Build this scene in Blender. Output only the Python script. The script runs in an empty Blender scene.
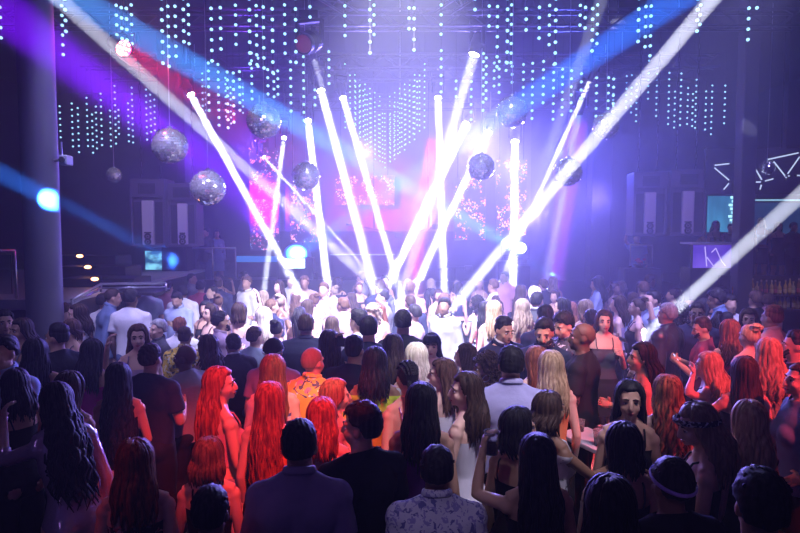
import bpy, bmesh, math, random
import numpy as np
from mathutils import Vector, Matrix, Euler, Quaternion
R = math.radians
SC = bpy.context.scene
C = SC.collection
rng = random.Random(7)
# ------------------------------------------------------------------ camera
F_PX, HC, PITCH = 622.0, 2.85, math.atan((266.5 - 227) / 622.0)
cam_d = bpy.data.cameras.new('camera')
cam_d.lens = 36.0 * F_PX / 800.0
cam_d.sensor_width = 36.0
cam_d.clip_start = 0.05
cam_o = bpy.data.objects.new('camera', cam_d)
C.objects.link(cam_o)
cam_o.location = (0, 0, HC)
cam_o.rotation_euler = (math.pi / 2 - PITCH, 0, 0)
SC.camera = cam_o
vs = SC.view_settings
vs.view_transform = 'Standard'; vs.look = 'None'; vs.gamma = 1.0; vs.use_curve_mapping = False
vs.exposure = 0.0
cy = SC.cycles
cy.use_denoising = True
cy.max_bounces = 4; cy.diffuse_bounces = 2; cy.glossy_bounces = 3; cy.transmission_bounces = 4
cy.volume_bounces = 0; cy.transparent_max_bounces = 8
cy.sample_clamp_indirect = 4.0
cy.caustics_reflective = False; cy.caustics_refractive = False
CP, SP = math.cos(PITCH), math.sin(PITCH)
def ray(px, py):
    u = (px - 400) / F_PX; v = (266.5 - py) / F_PX
    return Vector((u, CP + v * SP, -SP + v * CP))
def at(px, py, Y):                 # the point of the room at distance Y that the photo shows at a pixel
    d = ray(px, py)
    return Vector((0, 0, HC)) + d * (Y / d.y)
def at_z(px, py, z):
    d = ray(px, py)
    return Vector((0, 0, HC)) + d * ((z - HC) / d.z)
# ------------------------------------------------------------------ materials
MATS = {}
def mat(name, color=(.5, .5, .5), rough=.6, metal=0.0, emit=None, estr=0.0, spec=.5, noise=0.0, nscale=8.0, bump=0.0, trans=0.0, coat=0.0):
    if name in MATS: return MATS[name]
    m = bpy.data.materials.new(name); m.use_nodes = True
    nt = m.node_tree; b = nt.nodes['Principled BSDF']
    b.inputs['Base Color'].default_value = (*color, 1)
    b.inputs['Roughness'].default_value = rough
    b.inputs['Metallic'].default_value = metal
    b.inputs['Specular IOR Level'].default_value = spec
    b.inputs['Coat Weight'].default_value = coat
    if trans: b.inputs['Transmission Weight'].default_value = trans
    if emit:
        b.inputs['Emission Color'].default_value = (*emit, 1); b.inputs['Emission Strength'].default_value = estr
    if noise or bump:
        tc = nt.nodes.new('ShaderNodeTexCoord'); nz = nt.nodes.new('ShaderNodeTexNoise')
        nz.inputs['Scale'].default_value = nscale; nz.inputs['Detail'].default_value = 4
        nt.links.new(tc.outputs['Object'], nz.inputs['Vector'])
        if noise:
            mx = nt.nodes.new('ShaderNodeMixRGB'); mx.blend_type = 'MULTIPLY'; mx.inputs[0].default_value = noise
            mx.inputs[1].default_value = (*color, 1)
            cr = nt.nodes.new('ShaderNodeValToRGB')
            cr.color_ramp.elements[0].position = .3; cr.color_ramp.elements[0].color = (.25, .25, .25, 1)
            cr.color_ramp.elements[1].position = .7; cr.color_ramp.elements[1].color = (1, 1, 1, 1)
            nt.links.new(nz.outputs['Fac'], cr.inputs[0]); nt.links.new(cr.outputs[0], mx.inputs[2])
            nt.links.new(mx.outputs[0], b.inputs['Base Color'])
        if bump:
            bp = nt.nodes.new('ShaderNodeBump'); bp.inputs['Strength'].default_value = bump; bp.inputs['Distance'].default_value = .02
            nt.links.new(nz.outputs['Fac'], bp.inputs['Height']); nt.links.new(bp.outputs[0], b.inputs['Normal'])
    MATS[name] = m
    return m
# ------------------------------------------------------------------ mesh helpers
def new_bm(): return bmesh.new()
def bm_box(bm, c, s, rot=None, bev=0.0):
    r = bmesh.ops.create_cube(bm, size=1.0)
    vs_ = r['verts']
    M = Matrix.Translation(c) @ (rot.to_matrix().to_4x4() if isinstance(rot, (Euler, Quaternion)) else (rot or Matrix.Identity(4))) @ Matrix.Diagonal((s[0], s[1], s[2], 1))
    bmesh.ops.transform(bm, matrix=M, verts=vs_)
    if bev > 0:
        es = list({e for v in vs_ for e in v.link_edges})
        bmesh.ops.bevel(bm, geom=es, offset=bev, segments=2, affect='EDGES', profile=.5)
def frame_mat(d):
    d = d.normalized(); up = Vector((0, 0, 1)) if abs(d.z) < .95 else Vector((1, 0, 0))
    x = up.cross(d).normalized(); y = d.cross(x)
    return Matrix((x, y, d)).transposed()
def bm_tube(bm, pts, rad, n=8, caps=True):
    """swept tube; rad a number or one per point"""
    pts = [Vector(p) for p in pts]
    rr = rad if isinstance(rad, (list, tuple)) else [rad] * len(pts)
    rings = []; prev = None
    for i, p in enumerate(pts):
        d = (pts[min(i + 1, len(pts) - 1)] - pts[max(i - 1, 0)])
        if d.length < 1e-9: d = Vector((0, 0, 1))
        d.normalize()
        if prev is None:
            up = Vector((0, 0, 1)) if abs(d.z) < .95 else Vector((1, 0, 0))
            x = up.cross(d).normalized()
        else:
            x = (prev - d * prev.dot(d))
            x = x.normalized() if x.length > 1e-6 else Vector((1, 0, 0))
        prev = x; y = d.cross(x)
        rings.append([bm.verts.new(p + (x * math.cos(2 * math.pi * k / n) + y * math.sin(2 * math.pi * k / n)) * rr[i]) for k in range(n)])
    for a, b in zip(rings, rings[1:]):
        for k in range(n):
            bm.faces.new((a[k], a[(k + 1) % n], b[(k + 1) % n], b[k]))
    if caps:
        bm.faces.new(rings[0][::-1]); bm.faces.new(rings[-1])
def bm_lathe(bm, prof, n=24, M=Matrix.Identity(4)):
    """prof = [(r, z)...] turned round z, then moved by M"""
    rings = []
    for r, z in prof:
        if r < 1e-6: rings.append([bm.verts.new(M @ Vector((0, 0, z)))])
        else: rings.append([bm.verts.new(M @ Vector((r * math.cos(2 * math.pi * k / n), r * math.sin(2 * math.pi * k / n), z))) for k in range(n)])
    for a, b in zip(rings, rings[1:]):
        for k in range(n):
            k2 = (k + 1) % n
            if len(a) == 1 and len(b) == 1: continue
            if len(a) == 1: bm.faces.new((a[0], b[k2], b[k]))
            elif len(b) == 1: bm.faces.new((a[k], a[k2], b[0]))
            else: bm.faces.new((a[k], a[k2], b[k2], b[k]))
def bm_ball(bm, c, r, u=10, v=7, scale=(1, 1, 1), rot=None):
    res = bmesh.ops.create_uvsphere(bm, u_segments=u, v_segments=v, radius=r)
    M = Matrix.Translation(c) @ (rot or Matrix.Identity(4)) @ Matrix.Diagonal((*scale, 1))
    bmesh.ops.transform(bm, matrix=M, verts=res['verts'])
def to_mesh(name, bm, m=None, smooth=False):
    me = bpy.data.meshes.new(name)
    bmesh.ops.recalc_face_normals(bm, faces=bm.faces[:])
    bm.to_mesh(me); bm.free()
    if m is not None: me.materials.append(m)
    if smooth: me.polygons.foreach_set('use_smooth', [True] * len(me.polygons))
    return me
def link(name, me, parent=None, loc=None):
    o = bpy.data.objects.new(name, me); C.objects.link(o)
    if parent is not None: o.parent = parent
    if loc is not None: o.location = loc
    return o
def obj(name, bm, m=None, parent=None, smooth=False):
    return link(name, to_mesh(name, bm, m, smooth), parent)
def tag(o, label=None, cat=None, group=None, kind=None):
    if label: o['label'] = label
    if cat: o['category'] = cat
    if group: o['group'] = group
    if kind: o['kind'] = kind
    return o
def thing(name, label, cat, loc=(0, 0, 0), rz=0.0, group=None):
    o = bpy.data.objects.new(name, None); C.objects.link(o); o.empty_display_size = .1
    o.location = loc; o.rotation_euler = (0, 0, rz)
    return tag(o, label, cat, group)
def copy_tree(o, parent=None):
    c = o.copy(); C.objects.link(c)
    if parent is not None: c.parent = parent
    for ch in list(o.children): copy_tree(ch, c)
    return c
def area(name, loc, target, radius, power, color, spread):
    d = bpy.data.lights.new(name, 'AREA'); d.shape = 'DISK'; d.size = radius * 2
    d.energy = power; d.color = color; d.spread = spread
    o = bpy.data.objects.new(name, d); C.objects.link(o); o.location = loc
    o.rotation_euler = (Vector(target) - Vector(loc)).to_track_quat('-Z', 'Y').to_euler()
    o['kind'] = 'helper'
    return o
def spot(name, loc, target, power, color, angle, blend=.3, radius=.05):
    d = bpy.data.lights.new(name, 'SPOT'); d.spot_size = angle; d.spot_blend = blend
    d.energy = power; d.color = color; d.shadow_soft_size = radius
    o = bpy.data.objects.new(name, d); C.objects.link(o); o.location = loc
    o.rotation_euler = (Vector(target) - Vector(loc)).to_track_quat('-Z', 'Y').to_euler()
    o['kind'] = 'helper'
    return o
def point(name, loc, power, color, radius=.1):
    d = bpy.data.lights.new(name, 'POINT'); d.energy = power; d.color = color; d.shadow_soft_size = radius
    o = bpy.data.objects.new(name, d); C.objects.link(o); o.location = loc
    o['kind'] = 'helper'
    return o
# ------------------------------------------------------------------ haze that fills the club
W = bpy.data.worlds.new('club_air'); SC.world = W; W.use_nodes = True
nt = W.node_tree; nt.nodes.clear()
wo = nt.nodes.new('ShaderNodeOutputWorld')
bg = nt.nodes.new('ShaderNodeBackground'); bg.inputs[0].default_value = (0, 0, 0, 1); bg.inputs[1].default_value = 0
vsn = nt.nodes.new('ShaderNodeVolumeScatter')
HAZE = 0.026
vsn.inputs['Color'].default_value = (.93, .94, 1, 1); vsn.inputs['Density'].default_value = HAZE; vsn.inputs['Anisotropy'].default_value = .4
gm = nt.nodes.new('ShaderNodeNewGeometry'); sx = nt.nodes.new('ShaderNodeSeparateXYZ'); mr = nt.nodes.new('ShaderNodeMapRange')   # the haze hangs over the dance floor and thins out away from it
mr.interpolation_type = 'SMOOTHSTEP'
for k_, v_ in (('From Min', 2.0), ('From Max', 10.0), ('To Min', HAZE * .10), ('To Max', HAZE)): mr.inputs[k_].default_value = v_
nt.links.new(gm.outputs['Position'], sx.inputs[0]); nt.links.new(sx.outputs['Y'], mr.inputs['Value']); nt.links.new(mr.outputs['Result'], vsn.inputs['Density'])
W.cycles.volume_step_size = 1.0; cy.volume_step_rate = 1.0; cy.volume_max_steps = 64
nt.links.new(bg.outputs[0], wo.inputs['Surface']); nt.links.new(vsn.outputs[0], wo.inputs['Volume'])
# shared materials
M_wall = mat('dark_wall', (.035, .03, .05), .8, noise=.4, nscale=3)
M_ceil = mat('dark_ceiling', (.02, .018, .03), .85)
M_floor = mat('dance_floor', (.03, .025, .03), .35, noise=.5, nscale=5)
M_blk = mat('black_metal', (.02, .02, .025), .4, .3)
M_steel = mat('brushed_steel', (.5, .5, .55), .3, 1.0)
M_truss = mat('truss_aluminium', (.14, .14, .17), .35, 1.0)
M_rub = mat('matt_black', (.012, .012, .014), .7)
def emis(name, color, s):
    m = mat(name, (.02, .02, .02), .5, emit=color, estr=s); m.cycles.emission_sampling = 'NONE'; return m
ORD = ['first', 'second', 'third', 'fourth', 'fifth', 'sixth', 'seventh', 'eighth', 'ninth', 'tenth', 'eleventh', 'twelfth'] + ['%dth' % i for i in range(13, 80)]
# ================================================================== PEOPLE
class MB:
    """gathers closed pieces, then links them as one mesh"""
    def __init__(s): s.v = []; s.f = []; s.n = 0
    def add(s, v, f):
        v = np.asarray(v, float).reshape(-1, 3)
        s.v.append(v); s.f += [tuple(i + s.n for i in q) for q in f]; s.n += len(v)
    def rings(s, rings, closed_ends=True):
        k = len(rings[0]); m = len(rings); f = []
        for a in range(m - 1):
            for i in range(k):
                j = (i + 1) % k
                f.append((a * k + i, a * k + j, (a + 1) * k + j, (a + 1) * k + i))
        v = np.concatenate(rings)
        if closed_ends:
            v = np.concatenate([v, [rings[0].mean(0)], [rings[-1].mean(0)]]); c0, c1 = m * k, m * k + 1
            for i in range(k):
                j = (i + 1) % k
                f.append((c0, j, i)); f.append((c1, (m - 1) * k + i, (m - 1) * k + j))
        s.add(v, f)
    def tube(s, pts, rad, n=10, flat=1.0, side=None):
        P = np.asarray(pts, float); m = len(P)
        rr = np.broadcast_to(np.asarray(rad, float), (m,)) if np.ndim(rad) < 2 else None
        T = np.gradient(P, axis=0); T /= np.linalg.norm(T, axis=1)[:, None] + 1e-9
        a = np.arange(n) * 2 * np.pi / n; rings = []; prev = np.array(side if side is not None else ((0, 0, 1) if abs(T[0][2]) < .9 else (1, 0, 0)), float)
        for i in range(m):
            x = prev - T[i] * prev.dot(T[i]); l = np.linalg.norm(x)
            x = x / l if l > 1e-6 else np.array((1., 0, 0)); prev = x
            y = np.cross(T[i], x)
            rings.append(P[i] + rr[i] * (np.cos(a)[:, None] * x + flat * np.sin(a)[:, None] * y))
        s.rings(rings)
    def ell(s, c, r, nu=14, nv=9, rot=None):
        rings = []
        a = np.arange(nu) * 2 * np.pi / nu
        for j in range(1, nv):
            t = np.pi * j / nv - np.pi / 2
            p = np.stack([np.cos(t) * np.cos(a) * r[0], np.cos(t) * np.sin(a) * r[1], np.full(nu, np.sin(t) * r[2])], 1)
            if rot is not None: p = p @ np.array(rot).T
            rings.append(p + np.array(c))
        s.rings(rings)
    def loft(s, prof, infl=0.0, n=24, p=2.3):
        a = np.arange(n) * 2 * np.pi / n; ca, sa = np.cos(a), np.sin(a); rings = []
        for z, rx, ry, cyy in prof:
            X = np.sign(ca) * np.abs(ca) ** (2 / p) * (rx + infl); Y = np.sign(sa) * np.abs(sa) ** (2 / p) * (ry + infl) + cyy
            rings.append(np.stack([X, Y, np.full(n, z)], 1))
        s.rings(rings)
    def arrays(s): return np.concatenate(s.v), s.f
    def mesh(s, name, m=None, smooth=True):
        v, f = s.arrays()
        me = bpy.data.meshes.new(name); me.from_pydata(v.tolist(), [], f)
        if m is not None: me.materials.append(m)
        if smooth: me.polygons.foreach_set('use_smooth', [True] * len(me.polygons))
        return me
TMP = []
def voxel(mb, size, it=4):
    """melt overlapping pieces into one continuous skin; returns a mesh"""
    me = mb.mesh('tmp')
    o = bpy.data.objects.new('tmp', me); C.objects.link(o)
    r = o.modifiers.new('r', 'REMESH'); r.mode = 'VOXEL'; r.voxel_size = size; r.use_smooth_shade = True
    if it:
        sm = o.modifiers.new('s', 'SMOOTH'); sm.factor = .5; sm.iterations = it
    dg = bpy.context.evaluated_depsgraph_get()
    out = bpy.data.meshes.new_from_object(o.evaluated_get(dg))
    bpy.data.objects.remove(o); bpy.data.meshes.remove(me)
    return out
def get_v(me):
    a = np.empty(len(me.vertices) * 3); me.vertices.foreach_get('co', a); return a.reshape(-1, 3)
def set_v(me, a): me.vertices.foreach_set('co', a.ravel()); me.update()
def cut(me, planes):
    """slice a garment open; each plane = (point, normal pointing to what is cut away)"""
    bm = bmesh.new(); bm.from_mesh(me)
    for co, no in planes:
        bmesh.ops.bisect_plane(bm, geom=bm.verts[:] + bm.edges[:] + bm.faces[:], plane_co=co, plane_no=no, clear_outer=True)
    bm.to_mesh(me); bm.free()
    me.polygons.foreach_set('use_smooth', [True] * len(me.polygons))
def wob(p, seed, f=9.0):
    rs = np.random.RandomState(seed); s = np.zeros(len(p))
    for k in range(5):
        d = rs.normal(size=3) * f * (0.6 + .5 * k); s += np.sin(p @ d + rs.uniform(0, 6.28)) / (1 + .6 * k)
    return s / 2.2
def sstep(x, a, b):
    t = np.clip((x - a) / (b - a), 0, 1); return t * t * (3 - 2 * t)
TORSO = {
 'm': [(.80, .10, .09, 0), (.88, .160, .112, 0), (.95, .165, .115, 0), (1.03, .155, .105, .005), (1.10, .150, .103, .008), (1.20, .162, .112, .008), (1.30, .178, .120, .005), (1.38, .182, .112, -.005), (1.43, .150, .088, -.012), (1.465, .095, .068, -.016), (1.50, .06, .06, -.012)],
 'f': [(.80, .11, .098, -.005), (.87, .168, .116, -.01), (.93, .174, .118, -.012), (1.01, .145, .10, -.002), (1.09, .118, .086, .005), (1.17, .126, .092, .006), (1.28, .142, .104, .008), (1.36, .148, .096, .0), (1.42, .128, .074, -.012), (1.455, .075, .058, -.014), (1.49, .05, .052, -.01)],
}
ARM = {   # elbow and wrist from the shoulder (outward, forward, up), palm-facing hint
 'down': ((.05, -.03, -.28), (.06, .05, -.53)),
 'bent': ((.06, .03, -.28), (-.03, .24, -.19)),
 'drink': ((.07, .05, -.27), (.0, .25, -.10)),
 'phone': ((.04, .08, -.27), (-.10, .28, -.15)),
 'fold': ((.05, .05, -.28), (-.19, .20, -.22)),
 'reach': ((.05, .22, -.18), (.02, .46, -.15)),
 'up': ((.13, .16, .18), (.08, .17, .43)),
 'lift': ((.14, .20, -.02), (.10, .22, .23)),
 'hair': ((.22, .10, .08), (.02, .10, .20)),
 'hip': ((.17, -.07, -.24), (.05, .06, -.38)),
 'back': ((.12, -.12, -.24), (.02, -.15, -.38)),
 'out': ((.20, .06, -.17), (.32, .22, -.05)),
}
def hand(mb, W, d, side, curl, near):
    """palm, four unequal bent fingers and a thumb off the side of the palm, carrying on from the wrist W along d"""
    d = np.array(d, float); d /= np.linalg.norm(d)
    ref = np.array((0., 0, 1)) if abs(d[2]) < .8 else np.array((0., 1, 0))
    ax = np.cross(d, ref); ax /= np.linalg.norm(ax)      # across when the palm looks sideways
    if abs(d[2]) < .8:                                  # forearm level: thumb up, palm inwards
        th = np.cross(ax, d); pn = -ax * np.sign(ax[0] * side if abs(ax[0]) > .05 else 1)
    else:                                               # hanging or raised: thumb forward, palm inwards
        th = np.array((0., 1, 0)) - d * d[1]; th /= np.linalg.norm(th); pn = np.array((-side, 0., 0)); pn = pn - d * pn.dot(d); pn /= np.linalg.norm(pn)
    pal = W + d * .05
    mb.tube([W - d * .035, W, W + d * .035], [.024, .025, .027], 9, flat=.8, side=th)
    mb.ell(pal, (.040, .016, .052), 10, 7, rot=np.stack([th, pn, d], 1))
    n = 6 if near else 5
    for k, (off, ln) in enumerate(((.028, .075), (.010, .083), (-.009, .078), (-.027, .060))):
        p = W + d * .085 + th * off; pts = [p - d * .02, p]; dd = d.copy(); 
        for q, fr in enumerate((.45, .32, .25)):
            a = curl * (.7 if q == 0 else 1.0) + .1
            dd = dd * math.cos(a) + pn * math.sin(a); dd /= np.linalg.norm(dd)
            p = p + dd * ln * fr; pts.append(p)
        mb.tube(pts, [.010, .0098, .009, .0085, .006], n)
    b = W + d * .03 + th * .028; e = (d * .6 + th * .65 + pn * .45); e /= np.linalg.norm(e)
    e2 = d * .75 + th * .1 + pn * .65; e2 /= np.linalg.norm(e2)
    mb.tube([b - e * .015, b, b + e * .035, b + e * .035 + e2 * .03], [.012, .013, .011, .007], n)
    return pal + pn * .045
def limb(pts, k=9):
    """smooth a joint chain"""
    P = np.asarray(pts, float); out = []
    for i in range(len(P) - 1):
        for t in np.linspace(0, 1, k, endpoint=False): out.append(P[i] * (1 - t) + P[i + 1] * t)
    out.append(P[-1]); return np.array(out)
class Pose:
    def __init__(s, sex, arms=('down', 'down'), build=1.0, lean=0.0, hyaw=0.0, hpitch=0.0, stance=.10, sway=0.0):
        s.sex, s.build, s.lean, s.hyaw, s.hpitch, s.stance, s.sway = sex, build, R(lean), R(hyaw), R(hpitch), stance, sway
        sx, sz = (.185, 1.395) if sex == 'm' else (.149, 1.385)
        s.sh, s.el, s.wr = {}, {}, {}
        for side, a in ((-1, arms[0]), (1, arms[1])):
            e, w = ARM[a] if isinstance(a, str) else a
            S = np.array((side * sx * build ** .5, -.012, sz)); k = 1.0 if sex == 'm' else .93
            s.sh[side] = S; s.el[side] = S + np.array((side * e[0], e[1], e[2])) * k; s.wr[side] = S + np.array((side * w[0], w[1], w[2])) * k
        s.arms = arms
    def bend(s, p, head_r=.2):
        p = p.copy()
        rr = np.hypot(p[:, 0], p[:, 1] + .0)
        if s.hyaw or s.hpitch:
            w = sstep(p[:, 2], 1.47, 1.60) * (1 - sstep(rr, head_r, head_r + .08))
            a = s.hpitch * w; y = p[:, 1].copy(); z = p[:, 2] - 1.53
            p[:, 1] = y * np.cos(a) - z * np.sin(a); p[:, 2] = 1.53 + y * np.sin(a) + z * np.cos(a)
            a = s.hyaw * w; x = p[:, 0].copy(); y = p[:, 1].copy()
            p[:, 0] = x * np.cos(a) - y * np.sin(a); p[:, 1] = x * np.sin(a) + y * np.cos(a)
        if s.lean:
            a = -s.lean * sstep(p[:, 2], .88, 1.15); y = p[:, 1].copy(); z = p[:, 2] - .98
            p[:, 1] = y * np.cos(a) - z * np.sin(a); p[:, 2] = .98 + y * np.sin(a) + z * np.cos(a)
        if s.sway:
            p[:, 0] += s.sway * sstep(p[:, 2], .8, 1.5)
        return p
    def torso(s, mb, infl=0.0, prof=None, seat=True):
        b = s.build
        mb.loft([(z, rx * b, ry * (1 + (b - 1) * 1.3), c) for z, rx, ry, c in (prof or TORSO[s.sex])], infl)
        if s.sex == 'f':
            for q in (-1, 1):
                mb.ell((q * .066, .078, 1.262), (.062 + infl, .062 + infl, .064 + infl)); mb.ell((q * .08, -.062, .885), (.088 + infl, .085 + infl, .09 + infl))
        else:
            for q in (-1, 1):
                mb.ell((q * .08, .06, 1.31), (.085 + infl, .06 + infl, .07 + infl)); mb.ell((q * .09, -.07, 1.33), (.08 + infl, .05 + infl, .1 + infl))
            if seat:
                for q in (-1, 1): mb.ell((q * .08, -.055, .90), (.08, .075, .09))
            if b > 1.1: mb.ell((0, .06, 1.08), (.13 * b + infl, .11 * b + infl, .13 + infl))
        for q in (-1, 1):
            x = abs(s.sh[1][0]); r = .064 if s.sex == 'm' else .049
            mb.ell(s.sh[q] + np.array((0, 0, .0)), (r + infl, r * .95 + infl, r + infl))
            mb.tube([(q * x, -.012, 1.415), (q * x * .6, -.02, 1.445), (q * .035, -.02, 1.50)], [.042 + infl, .04 + infl, .03 + infl])
    def arm(s, mb, side, infl=0.0, t=1.0, flare=0.0):
        r = (.052, .047, .041, .044, .036, .027) if s.sex == 'm' else (.041, .037, .032, .034, .028, .021)
        P = [s.sh[side], s.el[side], s.wr[side]]
        pts = limb(P, 6); rad = np.interp(np.linspace(0, 1, len(pts)), (0, .25, .5, .62, .8, 1), r) * s.build ** .6
        k = max(2, int(round(t * (len(pts) - 1))) + 1)
        pts, rad = pts[:k], rad[:k] + infl
        if flare: rad = rad + np.linspace(0, flare, k)
        mb.tube(pts, rad, 12)
    def leg(s, mb, side, infl=0.0, t=1.0, flare=0.0):
        st = s.stance; f = 1.0 if s.sex == 'm' else 1.02
        P = np.array([(side * .088, -.005, .92), (side * (.088 + st * .1), .005, .72), (side * (st * .5 + .05), .015, .50), (side * (st * .7 + .04), -.015, .35), (side * (st + .0), -.03, .09)])
        rad = np.array((.094, .084, .058, .057, .036)) * f * s.build ** .5
        u = np.linspace(0, 4, 17); pts = np.stack([np.interp(u, range(5), P[:, i]) for i in range(3)], 1); rr = np.interp(u, range(5), rad) + infl
        k = max(3, int(round(t * 16)) + 1); rr = rr[:k] + np.linspace(0, flare, k)
        mb.tube(pts[:k], rr, 12)
        return P[-1]
    def foot(s, mb, side, infl=0.0):
        x = side * s.stance
        mb.tube([(x, -.075, .042 + infl * .5), (x, -.02, .05), (x + side * .01, .08, .036), (x + side * .02, .15, .028)], np.array([.034, .042, .040, .026]) + infl, 10)
def head(mb, sex):
    k = 1.0 if sex == 'm' else .955
    def E(c, r): mb.ell((c[0] * k, c[1] * k, 1.63 + (c[2] - 1.63) * k), tuple(q * k for q in r))
    E((0, -.012, 1.655), (.075, .096, .094))
    E((0, .03, 1.60), (.062, .066, .075)); E((0, .035, 1.575), (.052 if sex == 'f' else .058, .058, .055)); E((0, .077, 1.541), (.02 if sex == 'f' else .026, .02, .02))
    for q in (-1, 1):
        E((q * .034, .060, 1.598), (.028, .028, .028)); E((q * .0765, -.005, 1.622), (.011, .021, .031)); E((q * .03, .073, 1.656), (.027, .018, .012))
    mb.tube([(0, .083 * k, 1.652), (0, .102 * k, 1.625), (0, .110 * k, 1.603), (0, .086 * k, 1.592)], np.array([.010, .012, .0155, .012]) * k, 8)
    E((0, .088, 1.571), (.023, .012, .008)); E((0, .086, 1.561), (.020, .012, .008))
    n = .061 if sex == 'm' else .046
    mb.tube([(0, -.022, 1.43), (0, -.01, 1.50), (0, .005, 1.575)], [n * 1.12, n, n], 14)
def make_body(pose, skin, vox, hands=True, it=4, near=False):
    mb = MB(); pose.torso(mb); head(mb, pose.sex)
    for q in (-1, 1):
        pose.arm(mb, q); pose.leg(mb, q); pose.foot(mb, q)
    me = voxel(mb, vox, it)
    grip = {}
    if hands:
        hb = MB()
        for q in (-1, 1):
            d = pose.wr[q] - pose.el[q]
            a = pose.arms[0 if q < 0 else 1]
            grip[q] = hand(hb, pose.wr[q] - d / np.linalg.norm(d) * .012, d, q, .75 if a in ('drink', 'phone', 'lift') else .35, near)
        hm = hb.mesh('h'); bm = bmesh.new(); bm.from_mesh(me); bm.from_mesh(hm); bm.to_mesh(me); bm.free(); bpy.data.meshes.remove(hm)
    me.materials.clear(); me.materials.append(skin)
    me.polygons.foreach_set('use_smooth', [True] * len(me.polygons))
    set_v(me, pose.bend(get_v(me), .15)); me.name = 'body'
    for q in grip: grip[q] = pose.bend(np.array([grip[q]]), .15)[0]
    return me, grip
def fabric(me, pose, m, seed, amp, name):
    p = get_v(me); n = np.empty(len(p) * 3); me.vertices.foreach_get('normal', n); n = n.reshape(-1, 3)
    p = p + n * (amp * wob(p * np.array((1, 1, .6)), seed, 16))[:, None]
    set_v(me, pose.bend(p, .15)); me.materials.clear(); me.materials.append(m); me.name = name
    me.polygons.foreach_set('use_smooth', [True] * len(me.polygons))
    return me
def make_top(pose, kind, m, vox, seed):
    """the upper garment as a mesh of its own, cut cleanly at neck, hem and cuffs"""
    sx = pose.sex; mb = MB(); V = Vector; planes = []; amp = .004; name = 'shirt'; extra = MB(); has = False
    sl = {'tee': (.36, .012), 'polo': (.36, .012), 'shirt': (.97, .004), 'jacket': (.98, .006), 'sweater': (.98, .006), 'longdress': (.98, .0)}.get(kind)
    infl = {'tee': .016, 'polo': .016, 'shirt': .018, 'jacket': .030, 'sweater': .02}.get(kind, .008)
    prof = [list(t) for t in TORSO[sx]]
    hem = {'jacket': .77, 'tee': .86, 'polo': .86, 'shirt': .85, 'sweater': .88, 'crop': 1.10, 'tank': .90, 'cami': .92, 'bare': .62, 'minidress': .62, 'longdress': .58, 'strapless': .60, 'halter': .62}[kind]
    dress = hem < .7
    if sl is not None and sx == 'm':                       # cloth hangs straight from the chest
        for t in prof:
            if .9 < t[0] < 1.25: t[1] = max(t[1], .165); t[2] = max(t[2], .11)
    low = [(hem - .03, (.196 if dress else prof[1][1]), .135, 0)] + ([(.75, .192, .135, -.005), (.85, .184, .13, -.01)] if dress else ([(.80, .168, .12, 0)] if hem < .86 else []))
    prof = low + [tuple(t) for t in prof if t[0] > max(.86, hem - .02)]
    pose.torso(mb, infl, prof, False)
    if sl is not None:
        for q in (-1, 1): pose.arm(mb, q, infl, sl[0], sl[1])
        nk = .060 if sx == 'm' else .046
        mb.tube([(0, -.022, 1.42), (0, -.016, 1.49), (0, -.004, 1.57)], [nk * 1.3 + infl, nk * 1.12 + infl * .6, nk * 1.1 + infl * .5], 16)
    me = voxel(mb, vox, 3)
    planes.append((V((0, 0, hem)), V((0, 0, -1))))
    top = {'tee': 1.512, 'polo': 1.522, 'shirt': 1.522, 'jacket': 1.515, 'sweater': 1.515, 'longdress': 1.50}.get(kind)
    if top: planes.append((V((0, -.015, top)), V((0, .38, 1))))
    elif kind == 'tank': planes.append((V((0, 0, 1.385)), V((0, .12, 1))))
    elif kind in ('bare', 'halter'): planes.append((V((0, .05, 1.33)), V((0, -1.0, 1))))     # open low at the back
    else: planes.append((V((0, 0, 1.335)), V((0, -.12, 1))))
    cut(me, planes)
    me = fabric(me, pose, m, seed, amp if sl else .002, {'jacket': 'jacket', 'sweater': 'sweater'}.get(kind, 'dress' if dress else ('shirt' if sl else 'top')))
    if kind in ('polo', 'shirt', 'jacket'):
        r = (.064 if sx == 'm' else .053) + infl * .3
        a = np.linspace(.35, 2 * np.pi - .35, 20) + np.pi / 2
        extra.tube(np.stack([np.cos(a) * r * 1.05, np.sin(a) * r - .012, 1.527 - .022 * np.sin(a) - (.010 if kind == 'jacket' else 0)], 1), .020, 8, flat=.42, side=(0, 0, 1)); has = True
    if kind in ('tank', 'cami', 'minidress', 'bare', 'crop'):
        w = .017 if kind == 'tank' else .005
        for q in (-1, 1):
            x = .088 if sx == 'f' else .11
            zb = 1.37 if kind == 'tank' else (1.2 if kind == 'bare' else 1.325)
            k = .004; sd = (1, 0, 0)
            extra.tube([(q * x * .85, .107 + k * .3, 1.325), (q * x, .088, 1.38), (q * x, .045, 1.443 + k), (q * x, -.02, 1.466 + k), (q * x, -.075, 1.425 + k), (q * x * .9, -.102, 1.36), (q * x * .8, -.105, zb)], w + .001, 6, flat=.4 if kind == 'tank' else 1, side=sd)
        has = True
    if has:
        em = extra.mesh('e'); set_v(em, pose.bend(get_v(em), .11))
        bm = bmesh.new(); bm.from_mesh(me); bm.from_mesh(em); bm.to_mesh(me); bm.free(); bpy.data.meshes.remove(em)
        me.polygons.foreach_set('use_smooth', [True] * len(me.polygons))
    return me
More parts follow.
